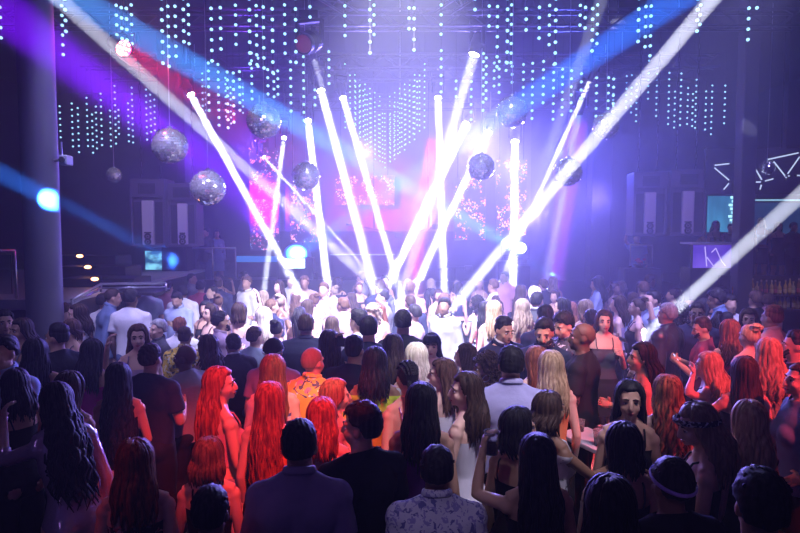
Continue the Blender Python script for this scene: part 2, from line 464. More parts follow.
def make_bottom(pose, kind, m, vox, seed):
    mb = MB(); sx = pose.sex
    t, infl, fl = {'trousers': (.97, .014, .022), 'jeans': (.97, .008, .006), 'shorts': (.28, .014, .02), 'skirt': (.2, .012, 0)}[kind]
    prof = [q for q in TORSO[sx] if q[0] < 1.06]
    pose.torso(mb, infl, prof + [(1.07, prof[-1][1], prof[-1][2], 0)]) if False else mb.loft([(z, rx * pose.build, ry * pose.build, c) for z, rx, ry, c in prof + [(1.06, prof[-1][1] * .97, prof[-1][2], 0)]], infl)
    for q in (-1, 1):
        mb.ell((q * .08, -.058, .89), (.085 + infl, .08 + infl, .09 + infl))
        if kind != 'skirt': pose.leg(mb, q, infl, t, fl)
    if kind == 'skirt': mb.loft([(.60, .185, .14, 0), (.75, .18, .13, -.005), (.95, .172, .12, -.01)], infl)
    me = voxel(mb, vox, 3)
    pl = [(Vector((0, 0, 1.02)), Vector((0, 0, 1)))]
    if kind == 'skirt': pl.append((Vector((0, 0, .62)), Vector((0, 0, -1))))
    cut(me, pl)
    return fabric(me, pose, m, seed, .003, {'skirt': 'skirt', 'shorts': 'shorts'}.get(kind, 'trousers'))
# ------------------------------------------------------------------ hair
def cap(mb, sex, thick, front=.52, side=-.12, back=-.72, amp=.0, freq=60, seed=1, grow_top=0.0, nu=64, nv=44, soft=.12):
    """hair close to the skull: proud of it above the hairline, sunk under the skin below"""
    k = 1.0 if sex == 'm' else .955
    rings = []
    for j in range(1, nv):
        t = np.pi * j / nv - np.pi / 2
        a = np.arange(nu) * 2 * np.pi / nu
        d = np.stack([np.cos(t) * np.cos(a), np.cos(t) * np.sin(a), np.full(nu, np.sin(t))], 1)
        yy = d[:, 1] / (np.hypot(d[:, 0], d[:, 1]) + 1e-6)
        hl = np.where(yy > 0, side + (front - side) * sstep(yy, .25, .75), side + (back - side) * sstep(-yy, .0, .5))
        hl = hl + .045 * wob(d, seed + 3, 5) * (1 if soft < .2 else 1.5); inn = sstep(d[:, 2], hl - .06, hl + soft)
        p = d * np.array((.075, .096, .094)) * k
        n = wob(d * .1, seed, freq * 2)
        off = -.012 + inn * (.012 + thick + grow_top * sstep(d[:, 2], .2, .9) + amp * n)
        rings.append(p + d * off[:, None] + np.array((0, -.012 * k, 1.63 + .025 * k)))
    mb.rings(rings)
def locks(mb, sex, n, length, seed, wave=0.0, wf=4.0, w=.013, spread=1.0, part=0.0, bang=False, front_ok=62, side=None, back_y=-.145, tight=1.0):
    """strands that leave the parting, follow the skull and hang down the back"""
    rs = np.random.RandomState(seed); k = 1.0 if sex == 'm' else .955
    c = np.array((0, -.012 * k, 1.63 + .025 * k)); er = np.array((.075, .096, .094)) * k
    for i in range(n):
        az = R(front_ok + (360 - 2 * front_ok) * ((i + rs.uniform(.2, .8)) / n)) + np.pi / 2     # 90 deg = the face
        lay = rs.uniform(.004, .020)
        e0 = rs.uniform(R(62), R(84)); e1 = R(rs.uniform(-22, -6))
        pts = []
        for e in np.linspace(e0, e1, 6):
            d = np.array((math.cos(e) * math.cos(az), math.cos(e) * math.sin(az), math.sin(e)))
            pts.append(c + d * (er + lay) + np.array((part * math.sin(e) * .5, 0, 0)))
        L = length * rs.uniform(.74, 1.07); s = pts[-1]; ph = rs.uniform(0, 6.28)
        nb = max(4, int(L / .045)); cx = math.cos(az); sy = math.sin(az)
        tx = s[0] * (1.05 + .25 * spread * rs.uniform(.4, 1)); ty = min(s[1], 0) * .25 + (back_y + rs.uniform(-.03, .015) + .06 * abs(cx)) * .9
        if sy > -.05: ty = (.02 if side is None else .10) + rs.uniform(-.04, .03) if side is not None else -.06 + rs.uniform(-.03, .03)
        for q in range(1, nb + 1):
            t = q / nb; u = sstep(np.array(t), 0, .55)
            x = s[0] + (tx * tight - s[0]) * u + wave * math.sin(ph + wf * t * L * 10) * t ** .5
            y = s[1] + (ty - s[1]) * u + wave * .7 * math.cos(ph * 1.3 + wf * t * L * 10) * t ** .5
            pts.append(np.array((x, y, s[2] - L * t)))
        rr = np.full(len(pts), w) * rs.uniform(.75, 1.25); rr[0] *= .6; rr[-1] *= .18; rr[-2] *= .6
        mb.tube(pts, rr, 6, flat=.62, side=(-math.sin(az), math.cos(az), 0))
    if bang:
        for x in np.linspace(-.055, .055, 12):
            a = x / .08
            mb.tube([(x * .7, .03, 1.745), (x, .075, 1.725), (x * 1.1, .097 - abs(x) * .3, 1.69), (x * 1.1, .099 - abs(x) * .35, 1.655)], [.009, .011, .010, .005], 6, flat=.6)
def strand_bun(mb, c, r, seed):
    rs = np.random.RandomState(seed); mb.ell(c, (r, r * .9, r * .85), 16, 10)
    for i in range(9):
        a0 = rs.uniform(0, 6.28); tl = rs.uniform(-.7, .7)
        a = np.linspace(a0, a0 + 3.5, 12); p = np.stack([np.cos(a), np.sin(a), tl * np.sin(a * 1.0 + 1)], 1)
        p /= np.linalg.norm(p, axis=1)[:, None]
        mb.tube(np.array(c) + p * r * .95, .010, 6)
def braid(mb, pts, r, n=None):
    P = np.asarray(pts, float); u = np.linspace(0, len(P) - 1, 60)
    Q = np.stack([np.interp(u, range(len(P)), P[:, i]) for i in range(3)], 1)
    L = np.linalg.norm(np.diff(Q, axis=0), axis=1).sum(); ph = np.linspace(0, L / .03 * math.pi, 60)
    for k in range(3):
        o = ph + k * 2 * math.pi / 3
        mb.tube(Q + np.stack([np.sin(o) * r * .7, np.cos(o) * r * .25, np.sin(2 * o) * r * .25], 1), r * .62, 6)
def make_hair(sex, kind, m, seed, pose):
    mb = MB(); k = kind.split(':'); kind = k[0]; L = float(k[1]) if len(k) > 1 else .42; fo = float(k[2]) if len(k) > 2 else 64
    if kind == 'bald': cap(mb, sex, .0012, .58, -.05, -.6, 0, seed=seed)
    elif kind == 'buzz': cap(mb, sex, .005, .52, -.1, -.66, .0015, 90, seed)
    elif kind == 'fade':
        cap(mb, sex, .004, .50, -.12, -.7, .001, 80, seed); cap(mb, sex, .014, .44, .15, .10, .004, 70, seed + 1, .010, soft=.5)
    elif kind == 'short':
        cap(mb, sex, .013, .46, -.12, -.72, .0045, 75, seed, .010, soft=.3)
        rs = np.random.RandomState(seed)
        for i in range(60):
            az = rs.uniform(0, 6.28); e = rs.uniform(R(15), R(88)); dd = np.array((math.cos(e) * math.cos(az), math.cos(e) * math.sin(az), math.sin(e)))
            if dd[1] > .5 and dd[2] < .6: continue
            p = np.array((0, -.012, 1.655)) + dd * np.array((.086, .107, .106)); td = np.array((rs.normal() * .5, .5 + rs.normal() * .5, -.2)); td -= dd * td.dot(dd)
            mb.tube([p - dd * .012, p + dd * .004 + td * .012, p + td * .028 + dd * .003], [.010, .009, .002], 5, flat=.6)
    elif kind == 'thick':
        cap(mb, sex, .018, .44, -.1, -.74, .006, 60, seed, .014, soft=.25)
        rs = np.random.RandomState(seed)
        for i in range(46):
            az = rs.uniform(0, 6.28); e = rs.uniform(R(25), R(88)); d = np.array((math.cos(e) * math.cos(az), math.cos(e) * math.sin(az), math.sin(e)))
            if d[1] > .6 and d[2] < .55: continue
            p = np.array((0, -.012, 1.655)) + d * np.array((.09, .11, .112)); tdir = np.array((rs.normal() * .4, .6 + rs.normal() * .5, -.2)); tdir -= d * tdir.dot(d)
            mb.tube([p - d * .012, p + d * .008 + tdir * .02, p + tdir * .045], [.012, .011, .003], 6, flat=.6)
    elif kind == 'curly':
        cap(mb, sex, .022, .45, -.45, -.8, .010, 34, seed, .010)
        rs = np.random.RandomState(seed)
        for i in range(int(300 * L / .42)):
            az = rs.uniform(0, 6.28); e = rs.uniform(-1.1, 1.5); d = np.array((math.cos(e) * math.cos(az), math.cos(e) * math.sin(az), math.sin(e)))
            if d[1] > .10 and d[2] < .40: continue
            p = np.array((0, -.02, 1.65)) + d * (np.array((.098, .112, .115)) * rs.uniform(.92, 1.08)); 
            if e < -.2: p[2] -= rs.uniform(0, L * .22)
            a = np.linspace(0, 7, 9); q = np.cross(d, (0, 0, 1)); q /= np.linalg.norm(q) + 1e-6; z = np.cross(q, d)
            mb.tube(p + .012 * (np.cos(a)[:, None] * q + np.sin(a)[:, None] * z) + np.linspace(-.01, .03, 9)[:, None] * d * .8, .0058, 5)
    elif kind in ('long', 'wavy', 'crimp', 'bangs'):
        cap(mb, sex, .012, .52, -.5, -.9, .003, 50, seed, .006)
        wv = {'long': .008, 'bangs': .005, 'wavy': .020, 'crimp': .013}[kind]; wf = {'crimp': 9}.get(kind, 3.6)
        locks(mb, sex, 74, L, seed, wv, wf, .0135 if kind != 'wavy' else .015, 1.0 if kind != 'wavy' else 1.4, bang=kind == 'bangs', front_ok=fo)
        locks(mb, sex, 30, L * .85, seed + 5, wv, wf, .012, .5, front_ok=max(fo, 80) + 4)
    elif kind == 'bob':
        cap(mb, sex, .014, .50, -.5, -.9, .003, 50, seed, .008); locks(mb, sex, 70, .13, seed, .004, 3, .014, .6, back_y=-.11, tight=.9)
    elif kind == 'bun':
        cap(mb, sex, .008, .52, -.15, -.74, .002, 60, seed); strand_bun(mb, (0, -.085, 1.735), .05 * (L / .42), seed)
    elif kind == 'pony':
        cap(mb, sex, .008, .52, -.15, -.74, .002, 60, seed); rs = np.random.RandomState(seed)
        for i in range(26):
            o = rs.normal(size=3) * .012; e = rs.normal(size=3) * .03
            mb.tube([(o[0], -.085 + o[1], 1.71 + o[2]), (o[0] * 1.5, -.15 + o[1], 1.72 + o[2]), (o[0] * 2 + e[0], -.18 + o[1], 1.62), (e[0] * 1.3, -.17 + e[1] * .6, 1.5), (e[0], -.165 + e[1] * .5, 1.66 - L)], [.012, .013, .013, .011, .003], 6)
    elif kind == 'cornrow':
        cap(mb, sex, .003, .52, -.15, -.74, .001, 80, seed)
        for x in np.linspace(-.055, .055, 6):
            pts = []
            for e in np.linspace(R(42), R(168), 9):
                cc = math.sqrt(max(0, 1 - (x / .075) ** 2)); pts.append((x * (1 - .25 * sstep(np.array(math.degrees(e)), 100, 168)), -.012 + math.cos(e) * .104 * cc, 1.652 + math.sin(e) * .104 * cc))
            braid(mb, pts, .0115)
        for q in (-1, 1):
            braid(mb, [(q * .03, -.11, 1.63), (q * .035, -.125, 1.55), (q * .05, -.15, 1.45), (q * .05, -.155, 1.3), (q * .045, -.15, 1.63 - L)], .014)
    elif kind == 'braids':
        cap(mb, sex, .010, .52, -.3, -.85, .003, 60, seed); rs = np.random.RandomState(seed)
        for i in range(26):
            az = R(70 + 220 * (i + .5) / 26) + math.pi / 2; pts = []
            for e in (R(70), R(35), R(0)):
                d = np.array((math.cos(e) * math.cos(az), math.cos(e) * math.sin(az), math.sin(e))); pts.append(np.array((0, -.012, 1.655)) + d * np.array((.086, .108, .104)))
            s = pts[-1]; l = L * rs.uniform(.85, 1.05); pts += [np.array((s[0] * 1.15, s[1] * .8 - .03, s[2] - .12)), np.array((s[0] * 1.2, min(s[1], -.02) * .5 - .10, s[2] - l))]
            braid(mb, pts, .0085)
    me = mb.mesh('hair', m)
    p = get_v(me)
    set_v(me, pose.bend(p, .22))
    return me
def make_face(sex, pose, beard=None):
    k = 1.0 if sex == 'm' else .955; out = []
    def Z(z): return 1.63 + (z - 1.63) * k
    for q in (-1, 1):
        mb = MB(); mb.ell((q * .031 * k, .0765 * k, Z(1.632)), (.0135 * k, .010 * k, .0075 * k), 12, 8); out.append(('eye', mb.mesh('eye', mat('eye_white', (.75, .72, .70), .25))))
        mb = MB(); mb.ell((q * .031 * k, .0852 * k, Z(1.632)), (.0062 * k, .003, .0066 * k), 10, 6); out.append(('iris', mb.mesh('iris', mat('iris_dark', (.02, .012, .008), .15))))
        mb = MB(); mb.tube([(q * .012 * k, .0885 * k, Z(1.656)), (q * .03 * k, .091 * k, Z(1.663)), (q * .05 * k, .078 * k, Z(1.655))], [.004, .005, .002], 6); out.append(('eyebrow', mb.mesh('eyebrow', mat('brow_dark', (.02, .012, .01), .7))))
        if sex == 'f':
            mb = MB(); mb.tube([(q * .017 * k, .084 * k, Z(1.635)), (q * .031 * k, .0875 * k, Z(1.6405)), (q * .046 * k, .080 * k, Z(1.635))], [.0015, .003, .0015], 5); out.append(('eyelash', mb.mesh('eyelash', mat('brow_dark', (.02, .012, .01), .7))))
    mb = MB(); mb.tube([(-.022 * k, .088 * k, Z(1.567)), (-.008 * k, .0995 * k, Z(1.5715)), (0, .1005 * k, Z(1.570)), (.008 * k, .0995 * k, Z(1.5715)), (.022 * k, .088 * k, Z(1.567))], [.002, .0042, .0045, .0042, .002], 6)
    mb.tube([(-.018 * k, .090 * k, Z(1.563)), (0, .1000 * k, Z(1.560)), (.018 * k, .090 * k, Z(1.563))], [.002, .0052, .002], 6)
    out.append(('mouth', mb.mesh('mouth', mat('lips_' + sex, (.42, .10, .10) if sex == 'f' else (.28, .10, .08), .4))))
    if beard:
        mb = MB()
        a = np.linspace(-1.25, 1.25, 15) + np.pi / 2
        for zz, rr, w in ((1.555, .006, .012), (1.535, .010, .014)):
            mb.tube(np.stack([np.cos(a) * .060, np.sin(a) * .062 + .035, zz + .055 * np.abs(np.cos(a)) ** 2], 1), w, 7)
        mb.ell((0, .080, 1.537), (.026, .02, .022)); mb.tube([(-.03, .088, 1.565), (-.02, .098, 1.581), (0, .103, 1.583), (.02, .098, 1.581), (.03, .088, 1.565)], .0055, 6)
        out.append(('beard', mb.mesh('beard', beard)))
    for n, me in out: set_v(me, pose.bend(get_v(me), .15))
    return out
# ================================================================== WHO IS IN THE CROWD
SKIN = {k: mat('skin_' + k, c, .5, spec=.4) for k, c in dict(fair=(.72, .47, .36), tan=(.58, .35, .24), olive=(.48, .29, .19), brown=(.27, .15, .09), dark=(.12, .065, .04)).items()}
def hair_mat(k, c, c2):
    m = bpy.data.materials.new('hair_' + k); m.use_nodes = True; nt = m.node_tree; b = nt.nodes['Principled BSDF']; b.inputs['Roughness'].default_value = .58
    b.inputs['Specular IOR Level'].default_value = .22
    tc = nt.nodes.new('ShaderNodeTexCoord'); mp = nt.nodes.new('ShaderNodeMapping'); mp.inputs['Scale'].default_value = (55, 55, 5)
    nz = nt.nodes.new('ShaderNodeTexNoise'); nz.inputs['Scale'].default_value = 1.0; nz.inputs['Detail'].default_value = 3
    cr = nt.nodes.new('ShaderNodeValToRGB'); cr.color_ramp.elements[0].position = .35; cr.color_ramp.elements[1].position = .68
    cr.color_ramp.elements[0].color = (*c, 1); cr.color_ramp.elements[1].color = (*c2, 1)
    nt.links.new(tc.outputs['Object'], mp.inputs['Vector']); nt.links.new(mp.outputs[0], nz.inputs['Vector']); nt.links.new(nz.outputs['Fac'], cr.inputs[0]); nt.links.new(cr.outputs[0], b.inputs['Base Color'])
    bp = nt.nodes.new('ShaderNodeBump'); bp.inputs['Strength'].default_value = .5; bp.inputs['Distance'].default_value = .006
    nt.links.new(nz.outputs['Fac'], bp.inputs['Height']); nt.links.new(bp.outputs[0], b.inputs['Normal'])
    return m
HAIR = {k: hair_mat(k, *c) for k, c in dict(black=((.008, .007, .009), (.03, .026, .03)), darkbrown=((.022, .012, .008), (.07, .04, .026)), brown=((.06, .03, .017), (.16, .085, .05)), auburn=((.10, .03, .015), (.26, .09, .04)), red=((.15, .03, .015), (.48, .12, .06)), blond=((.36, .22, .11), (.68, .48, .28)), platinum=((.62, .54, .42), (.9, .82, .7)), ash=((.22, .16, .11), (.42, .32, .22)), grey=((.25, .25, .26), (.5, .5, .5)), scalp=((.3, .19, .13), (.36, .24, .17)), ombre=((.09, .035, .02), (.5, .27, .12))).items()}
def cloth(name, c, rough=.8): return mat('cloth_' + name, c, rough, spec=.25, bump=.15, nscale=30)
def printed(name, base, cols, scale=14, th=.42, rough=.7, metal=0.0):
    m = bpy.data.materials.new('print_' + name); m.use_nodes = True; nt = m.node_tree; b = nt.nodes['Principled BSDF']; b.inputs['Roughness'].default_value = rough; b.inputs['Metallic'].default_value = metal
    tc = nt.nodes.new('ShaderNodeTexCoord'); prev = None
    for i, c in enumerate(cols):
        mp = nt.nodes.new('ShaderNodeMapping'); mp.inputs['Location'].default_value = (i * 3.7, i * 1.3, i * 2.1); nt.links.new(tc.outputs['Object'], mp.inputs['Vector'])
        nz = nt.nodes.new('ShaderNodeTexNoise'); nz.inputs['Scale'].default_value = scale * (1 + .25 * i); nz.inputs['Detail'].default_value = 1.5; nz.inputs['Distortion'].default_value = 1.2; nt.links.new(mp.outputs[0], nz.inputs['Vector'])
        gt = nt.nodes.new('ShaderNodeMath'); gt.operation = 'GREATER_THAN'; gt.inputs[1].default_value = 1 - th; nt.links.new(nz.outputs['Fac'], gt.inputs[0])
        mx = nt.nodes.new('ShaderNodeMixRGB'); nt.links.new(gt.outputs[0], mx.inputs[0]); mx.inputs[2].default_value = (*c, 1)
        if prev is None: mx.inputs[1].default_value = (*base, 1)
        else: nt.links.new(prev.outputs[0], mx.inputs[1])
        prev = mx
    nt.links.new(prev.outputs[0], b.inputs['Base Color']); return m
def striped(name, a, c, scale, axis='Z', rough=.7):
    m = bpy.data.materials.new('stripe_' + name); m.use_nodes = True; nt = m.node_tree; b = nt.nodes['Principled BSDF']; b.inputs['Roughness'].default_value = rough
    tc = nt.nodes.new('ShaderNodeTexCoord'); w = nt.nodes.new('ShaderNodeTexWave'); w.bands_direction = axis; w.inputs['Scale'].default_value = scale; w.inputs['Distortion'].default_value = 1.5
    nt.links.new(tc.outputs['Object'], w.inputs['Vector']); cr = nt.nodes.new('ShaderNodeValToRGB'); cr.color_ramp.elements[0].position = .45; cr.color_ramp.elements[1].position = .55
    cr.color_ramp.elements[0].color = (*a, 1); cr.color_ramp.elements[1].color = (*c, 1); nt.links.new(w.outputs['Fac'], cr.inputs[0]); nt.links.new(cr.outputs[0], b.inputs['Base Color']); return m
def sequin(name, c):
    m = bpy.data.materials.new('sequin_' + name); m.use_nodes = True; nt = m.node_tree; b = nt.nodes['Principled BSDF']
    b.inputs['Base Color'].default_value = (*c, 1); b.inputs['Roughness'].default_value = .22; b.inputs['Metallic'].default_value = .35
    tc = nt.nodes.new('ShaderNodeTexCoord'); vo = nt.nodes.new('ShaderNodeTexVoronoi'); vo.inputs['Scale'].default_value = 75; nt.links.new(tc.outputs['Object'], vo.inputs['Vector'])
    bp = nt.nodes.new('ShaderNodeBump'); bp.inputs['Strength'].default_value = 1.0; bp.inputs['Distance'].default_value = .02; sp = nt.nodes.new('ShaderNodeSeparateColor'); nt.links.new(vo.outputs['Color'], sp.inputs[0])
    nt.links.new(sp.outputs[0], bp.inputs['Height']); nt.links.new(bp.outputs[0], b.inputs['Normal']); return m
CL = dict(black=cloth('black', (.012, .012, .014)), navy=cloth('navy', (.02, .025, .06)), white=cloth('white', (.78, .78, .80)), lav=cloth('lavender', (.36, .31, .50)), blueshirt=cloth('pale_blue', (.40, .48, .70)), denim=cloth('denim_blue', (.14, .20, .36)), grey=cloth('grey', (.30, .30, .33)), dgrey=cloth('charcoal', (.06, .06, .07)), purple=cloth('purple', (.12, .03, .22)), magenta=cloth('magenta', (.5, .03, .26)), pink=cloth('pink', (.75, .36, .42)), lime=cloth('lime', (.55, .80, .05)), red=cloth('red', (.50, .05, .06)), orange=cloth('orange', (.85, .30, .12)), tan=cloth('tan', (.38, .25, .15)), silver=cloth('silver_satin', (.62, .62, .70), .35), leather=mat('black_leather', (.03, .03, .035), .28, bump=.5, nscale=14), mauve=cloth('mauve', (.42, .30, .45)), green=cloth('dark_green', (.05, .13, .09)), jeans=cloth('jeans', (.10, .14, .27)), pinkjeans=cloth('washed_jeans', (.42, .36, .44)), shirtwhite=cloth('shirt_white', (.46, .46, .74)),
    tropic=printed('tropical', (.95, .55, .08), [(.85, .25, .35), (.12, .10, .18), (.95, .8, .7)], 9, .40), floralblue=printed('floral_blue', (.68, .68, .80), [(.16, .16, .42), (.34, .32, .62)], 26, .42), floraldark=printed('floral_dark', (.015, .014, .02), [(.35, .08, .10), (.40, .38, .40)], 20, .38), lace=printed('lace_sleeve', (.14, .07, .08), [(.60, .32, .32), (.02, .02, .02)], 22, .46), mono=printed('black_white', (.06, .06, .10), [(.7, .7, .78), (.04, .04, .05)], 16, .45), yellowfl=printed('yellow_floral', (.65, .45, .05), [(.05, .05, .03), (.75, .7, .5)], 16, .42), violetpr=printed('violet_print', (.62, .55, .75), [(.18, .08, .3), (.4, .1, .4)], 20, .45), leaf=printed('leaf_green', (.30, .34, .26), [(.08, .15, .10), (.5, .45, .3)], 15, .42), whitepr=printed('white_print', (.72, .72, .76), [(.10, .10, .12)], 18, .32), zebra=striped('zebra', (.02, .02, .025), (.42, .36, .36), 16), bluestripe=striped('blue_white', (.10, .12, .40), (.75, .75, .8), 5), sequin=sequin('lilac', (.62, .52, .66)), rasp=cloth('raspberry', (.40, .06, .12)))
# px, py, head height in px, sex, turn (0 = back to us, 90 = facing left, 180 = facing us), skin, hair, hair colour, top, cloth, arms, options, label
P = []
def p(*a, **k): P.append((a, k))
# --- nearest, dark row along the bottom edge
p(213, 515, 50, 'm', 0, 'olive', 'short', 'black', 'tee', 'black', ('down', 'down'), "dark short-haired head at the bottom edge, below the red-lit bare shoulders")
p(300, 446, 46, 'm', 4, 'tan', 'short', 'black', 'polo', 'lav', ('down', 'down'), 'man in a plain lavender polo shirt, black short hair, his back to us', build=.92)
p(356, 427, 41, 'm', 25, 'tan', 'thick', 'black', 'tee', 'black', ('down', 'bent'), 'man in a black T-shirt with thick black hair, right of the lavender polo', hyaw=45)
p(440, 472, 43, 'm', 0, 'brown', 'short', 'black', 'shirt', 'floralblue', ('down', 'down'), 'man in a white and blue floral print shirt at the bottom middle')
p(424, 402, 42, 'f', -4, 'tan', 'long:.42', 'black', 'minidress', 'purple', ('bent', 'down'), 'woman with long straight black hair over a purple dress, behind the floral print shirt')
p(409, 381, 40, 'f', 22, 'tan', 'cornrow:.62', 'black', 'bare', 'violetpr', ('down', 'bent'), 'woman with braided rows and two long plaits down her bare back', lean=4, Yd=4.45)
p(461, 390, 38, 'f', 58, 'fair', 'long:.40:86', 'darkbrown', 'strapless', 'silver', ('bent', 'down'), 'smiling woman in a strapless silver dress, long dark hair, in profile facing left', hyaw=36, Yd=4.15)
p(511, 364, 35, 'm', -4, 'tan', 'short', 'black', 'shirt', 'shirtwhite', ('down', 'bent'), 'man in a pale lilac dress shirt with short black hair, back to us', Yd=4.56, build=1.08)
p(485, 369, 30, 'f', 60, 'brown', 'curly:.6', 'darkbrown', 'tank', 'tan', ('down', 'down'), 'woman with big dark curls and a hoop earring, left of the pale lilac shirt', hyaw=30, ear=1, Yd=5.25)
p(550, 410, 36, 'f', -62, 'brown', 'wavy:.16:80', 'darkbrown', 'tank', 'whitepr', ('down', 'reach'), 'woman in a white printed tank top reaching right over the table', bottom='black')
p(533, 457, 46, 'f', 4, 'tan', 'long:.56', 'black', 'cami', 'black', ('lift', 'down'), 'woman with very long black hair holding up a plastic cup on the left', hold=(-1, 'cup'))
p(524, 428, 38, 'f', -45, 'tan', 'bob', 'black', 'cami', 'black', ('down', 'down'), 'dark-haired woman turned right, just behind the one holding the plastic cup', hyaw=-25)
p(630, 400, 36, 'f', 165, 'tan', 'long:.4', 'black', 'cami', 'black', ('bent', 'down'), 'frowning dark-haired woman looking straight at us beside the table on the right', build=.88)
p(622, 445, 44, 'f', 6, 'tan', 'bob', 'black', 'cami', 'dgrey', ('bent', 'down'), "dark rounded bob of a woman with her back to us, below the frowning woman")
p(672, 486, 58, 'm', 10, 'brown', 'short', 'black', 'tee', 'black', ('down', 'down'), 'nearly black silhouette with a thin violet headband at the bottom right', band='violet')
p(612, 505, 56, 'f', -12, 'olive', 'long:.4', 'black', 'cami', 'black', ('down', 'down'), 'nearly black silhouette of a long-haired woman at the bottom, left of the violet headband')
p(757, 505, 56, 'm', -8, 'olive', 'thick', 'black', 'tee', 'black', ('down', 'down'), 'nearly black silhouette of a man in the bottom right corner')
p(704, 428, 39, 'f', 70, 'fair', 'long:.36', 'ash', 'cami', 'black', ('bent', 'down'), 'pale woman with a patterned headband looking down to the left', hpitch=-16, hyaw=20, band='print')
p(744, 420, 44, 'f', 10, 'fair', 'long:.48', 'blond', 'tank', 'black', ('down', 'down'), 'woman with long straight blond hair and black top, back to us, beside the blue sweater')
p(795, 379, 36, 'f', 80, 'fair', 'bun', 'darkbrown', 'sweater', 'denim', ('hip', 'down'), 'woman in a faded blue sweater at the right edge, face turned left', hyaw=10)
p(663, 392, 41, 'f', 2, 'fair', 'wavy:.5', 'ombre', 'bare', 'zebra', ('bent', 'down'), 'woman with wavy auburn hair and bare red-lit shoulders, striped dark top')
p(712, 366, 37, 'f', 55, 'fair', 'wavy:.36', 'blond', 'cami', 'black', ('hair', 'bent'), 'red-lit blond woman with hair half up and a thin black strap, facing left')
p(747, 372, 43, 'f', -8, 'tan', 'long:.60', 'darkbrown', 'minidress', 'black', ('out', 'down'), 'woman with a great fall of dark brown hair, elbow out to the left')
p(773, 352, 34, 'f', -6, 'fair', 'wavy:.52', 'blond', 'cami', 'leaf', ('down', 'down'), 'woman with long wavy blond hair and a leaf print top on the right')
p(744, 336, 28, 'f', 15, 'fair', 'bun', 'blond', 'cami', 'black', ('down', 'down'), 'blond head showing just above the great fall of dark brown hair')
p(790, 345, 32, 'm', 70, 'tan', 'fade', 'black', 'tee', 'black', ('down', 'down'), 'man with a dark fade haircut in a black T-shirt facing left, near the right edge', beard=1)
p(709, 330, 30, 'm', 62, 'tan', 'fade', 'darkbrown', 'tee', 'rasp', ('phone', 'phone'), 'bearded man in a raspberry red T-shirt looking down at a phone', beard=1, hpitch=-14, hyaw=22, hold=(-1, 'phone'))
p(731, 331, 24, 'f', 10, 'fair', 'wavy:.4', 'auburn', 'cami', 'rasp', ('down', 'down'), 'woman with curly auburn hair right behind the raspberry red T-shirt')
p(772, 317, 23, 'm', 28, 'tan', 'fade', 'red', 'shirt', 'white', ('down', 'down'), 'man with a red-lit crop and a white collar, turned away to the left')  # red light on the crop is put into the hair colour
p(749, 319, 20, 'f', 150, 'fair', 'bob', 'darkbrown', 'cami', 'black', ('down', 'down'), 'dark-haired woman facing us from between the red-lit crop and the bottles')
p(672, 314, 26, 'm', 40, 'tan', 'short', 'grey', 'jacket', 'leather', ('down', 'bent'), 'man in a shiny black leather jacket under the low beam on the right')
p(692, 313, 20, 'm', 155, 'dark', 'short', 'black', 'tee', 'navy', ('down', 'down'), 'dark-skinned man facing us to the right of the leather jacket', glasses=1)
p(716, 303, 20, 'm', 60, 'brown', 'thick', 'black', 'shirt', 'denim', ('down', 'bent'), 'man in a blue shirt bending left in front of the bottle shelf', lean=12)
p(641, 357, 29, 'f', 80, 'tan', 'long:.30:84', 'black', 'cami', 'tan', ('down', 'bent'), 'woman in profile with a straight black bob past her chin and thin tan straps', hyaw=10)
p(577, 336, 27, 'm', 60, 'dark', 'bald', 'scalp', 'tee', 'black', ('bent', 'bent'), 'bald man in a black T-shirt with patterned sleeves, looking down to the left', hyaw=20, sleeves='lace', build=1.08, watch=1)
p(604, 321, 25, 'f', 172, 'fair', 'long:.42', 'darkbrown', 'cami', 'dgrey', ('drink', 'down'), 'pale woman facing us with long dark hair, holding a glass to her chest', hold=(-1, 'glass'))
p(566, 326, 22, 'm', 120, 'tan', 'thick', 'black', 'shirt', 'mono', ('phone', 'bent'), 'dark-haired man in a black and white print shirt looking down, by the bald man', hpitch=-18)
p(546, 333, 25, 'm', 160, 'tan', 'short', 'black', 'shirt', 'navy', ('down', 'down'), 'man with a short beard facing us and looking down, left of the print shirt', beard=1, hpitch=-16)
p(506, 331, 27, 'm', -150, 'tan', 'fade', 'black', 'jacket', 'navy', ('down', 'down'), 'man in a dark suit and white shirt looking down, above the dark curls', hpitch=-12, inner=1)
p(549, 366, 31, 'f', 3, 'fair', 'long:.44', 'blond', 'cami', 'orange', ('down', 'down'), 'woman with long straight blond hair and an orange top, back to us')
p(533, 360, 29, 'f', 20, 'fair', 'long:.40', 'auburn', 'cami', 'black', ('down', 'down'), 'auburn-haired woman with a bare shoulder, left of the orange top')
p(597, 285, 17, 'f', 72, 'tan', 'long:.40', 'black', 'shirt', 'blueshirt', ('phone', 'phone'), 'woman in a light blue denim shirt reading her phone, taller than the heads round her', hpitch=-10, hold=(-1, 'phone'))
# --- left and middle
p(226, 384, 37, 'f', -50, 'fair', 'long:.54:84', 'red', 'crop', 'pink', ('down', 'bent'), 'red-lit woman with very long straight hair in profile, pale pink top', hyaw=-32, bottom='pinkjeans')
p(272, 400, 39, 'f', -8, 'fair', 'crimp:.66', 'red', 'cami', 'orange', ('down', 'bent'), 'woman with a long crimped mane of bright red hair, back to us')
p(207, 458, 42, 'f', 6, 'fair', 'long:.17', 'brown', 'cami', 'black', ('down', 'down'), 'woman with brown shoulder-length hair and bare red-lit shoulders, thin straps')
p(138, 462, 43, 'f', 14, 'fair', 'long:.36', 'auburn', 'strapless', 'floraldark', ('down', 'down'), 'woman with red-lit auburn hair and a dark flowered strapless dress, bottom left')
p(62, 415, 42, 'f', 48, 'fair', 'wavy:.6', 'black', 'longdress', 'sequin', ('lift', 'down'), 'woman in a glittering lilac sequin dress leaning left with one hand raised', lean=20)
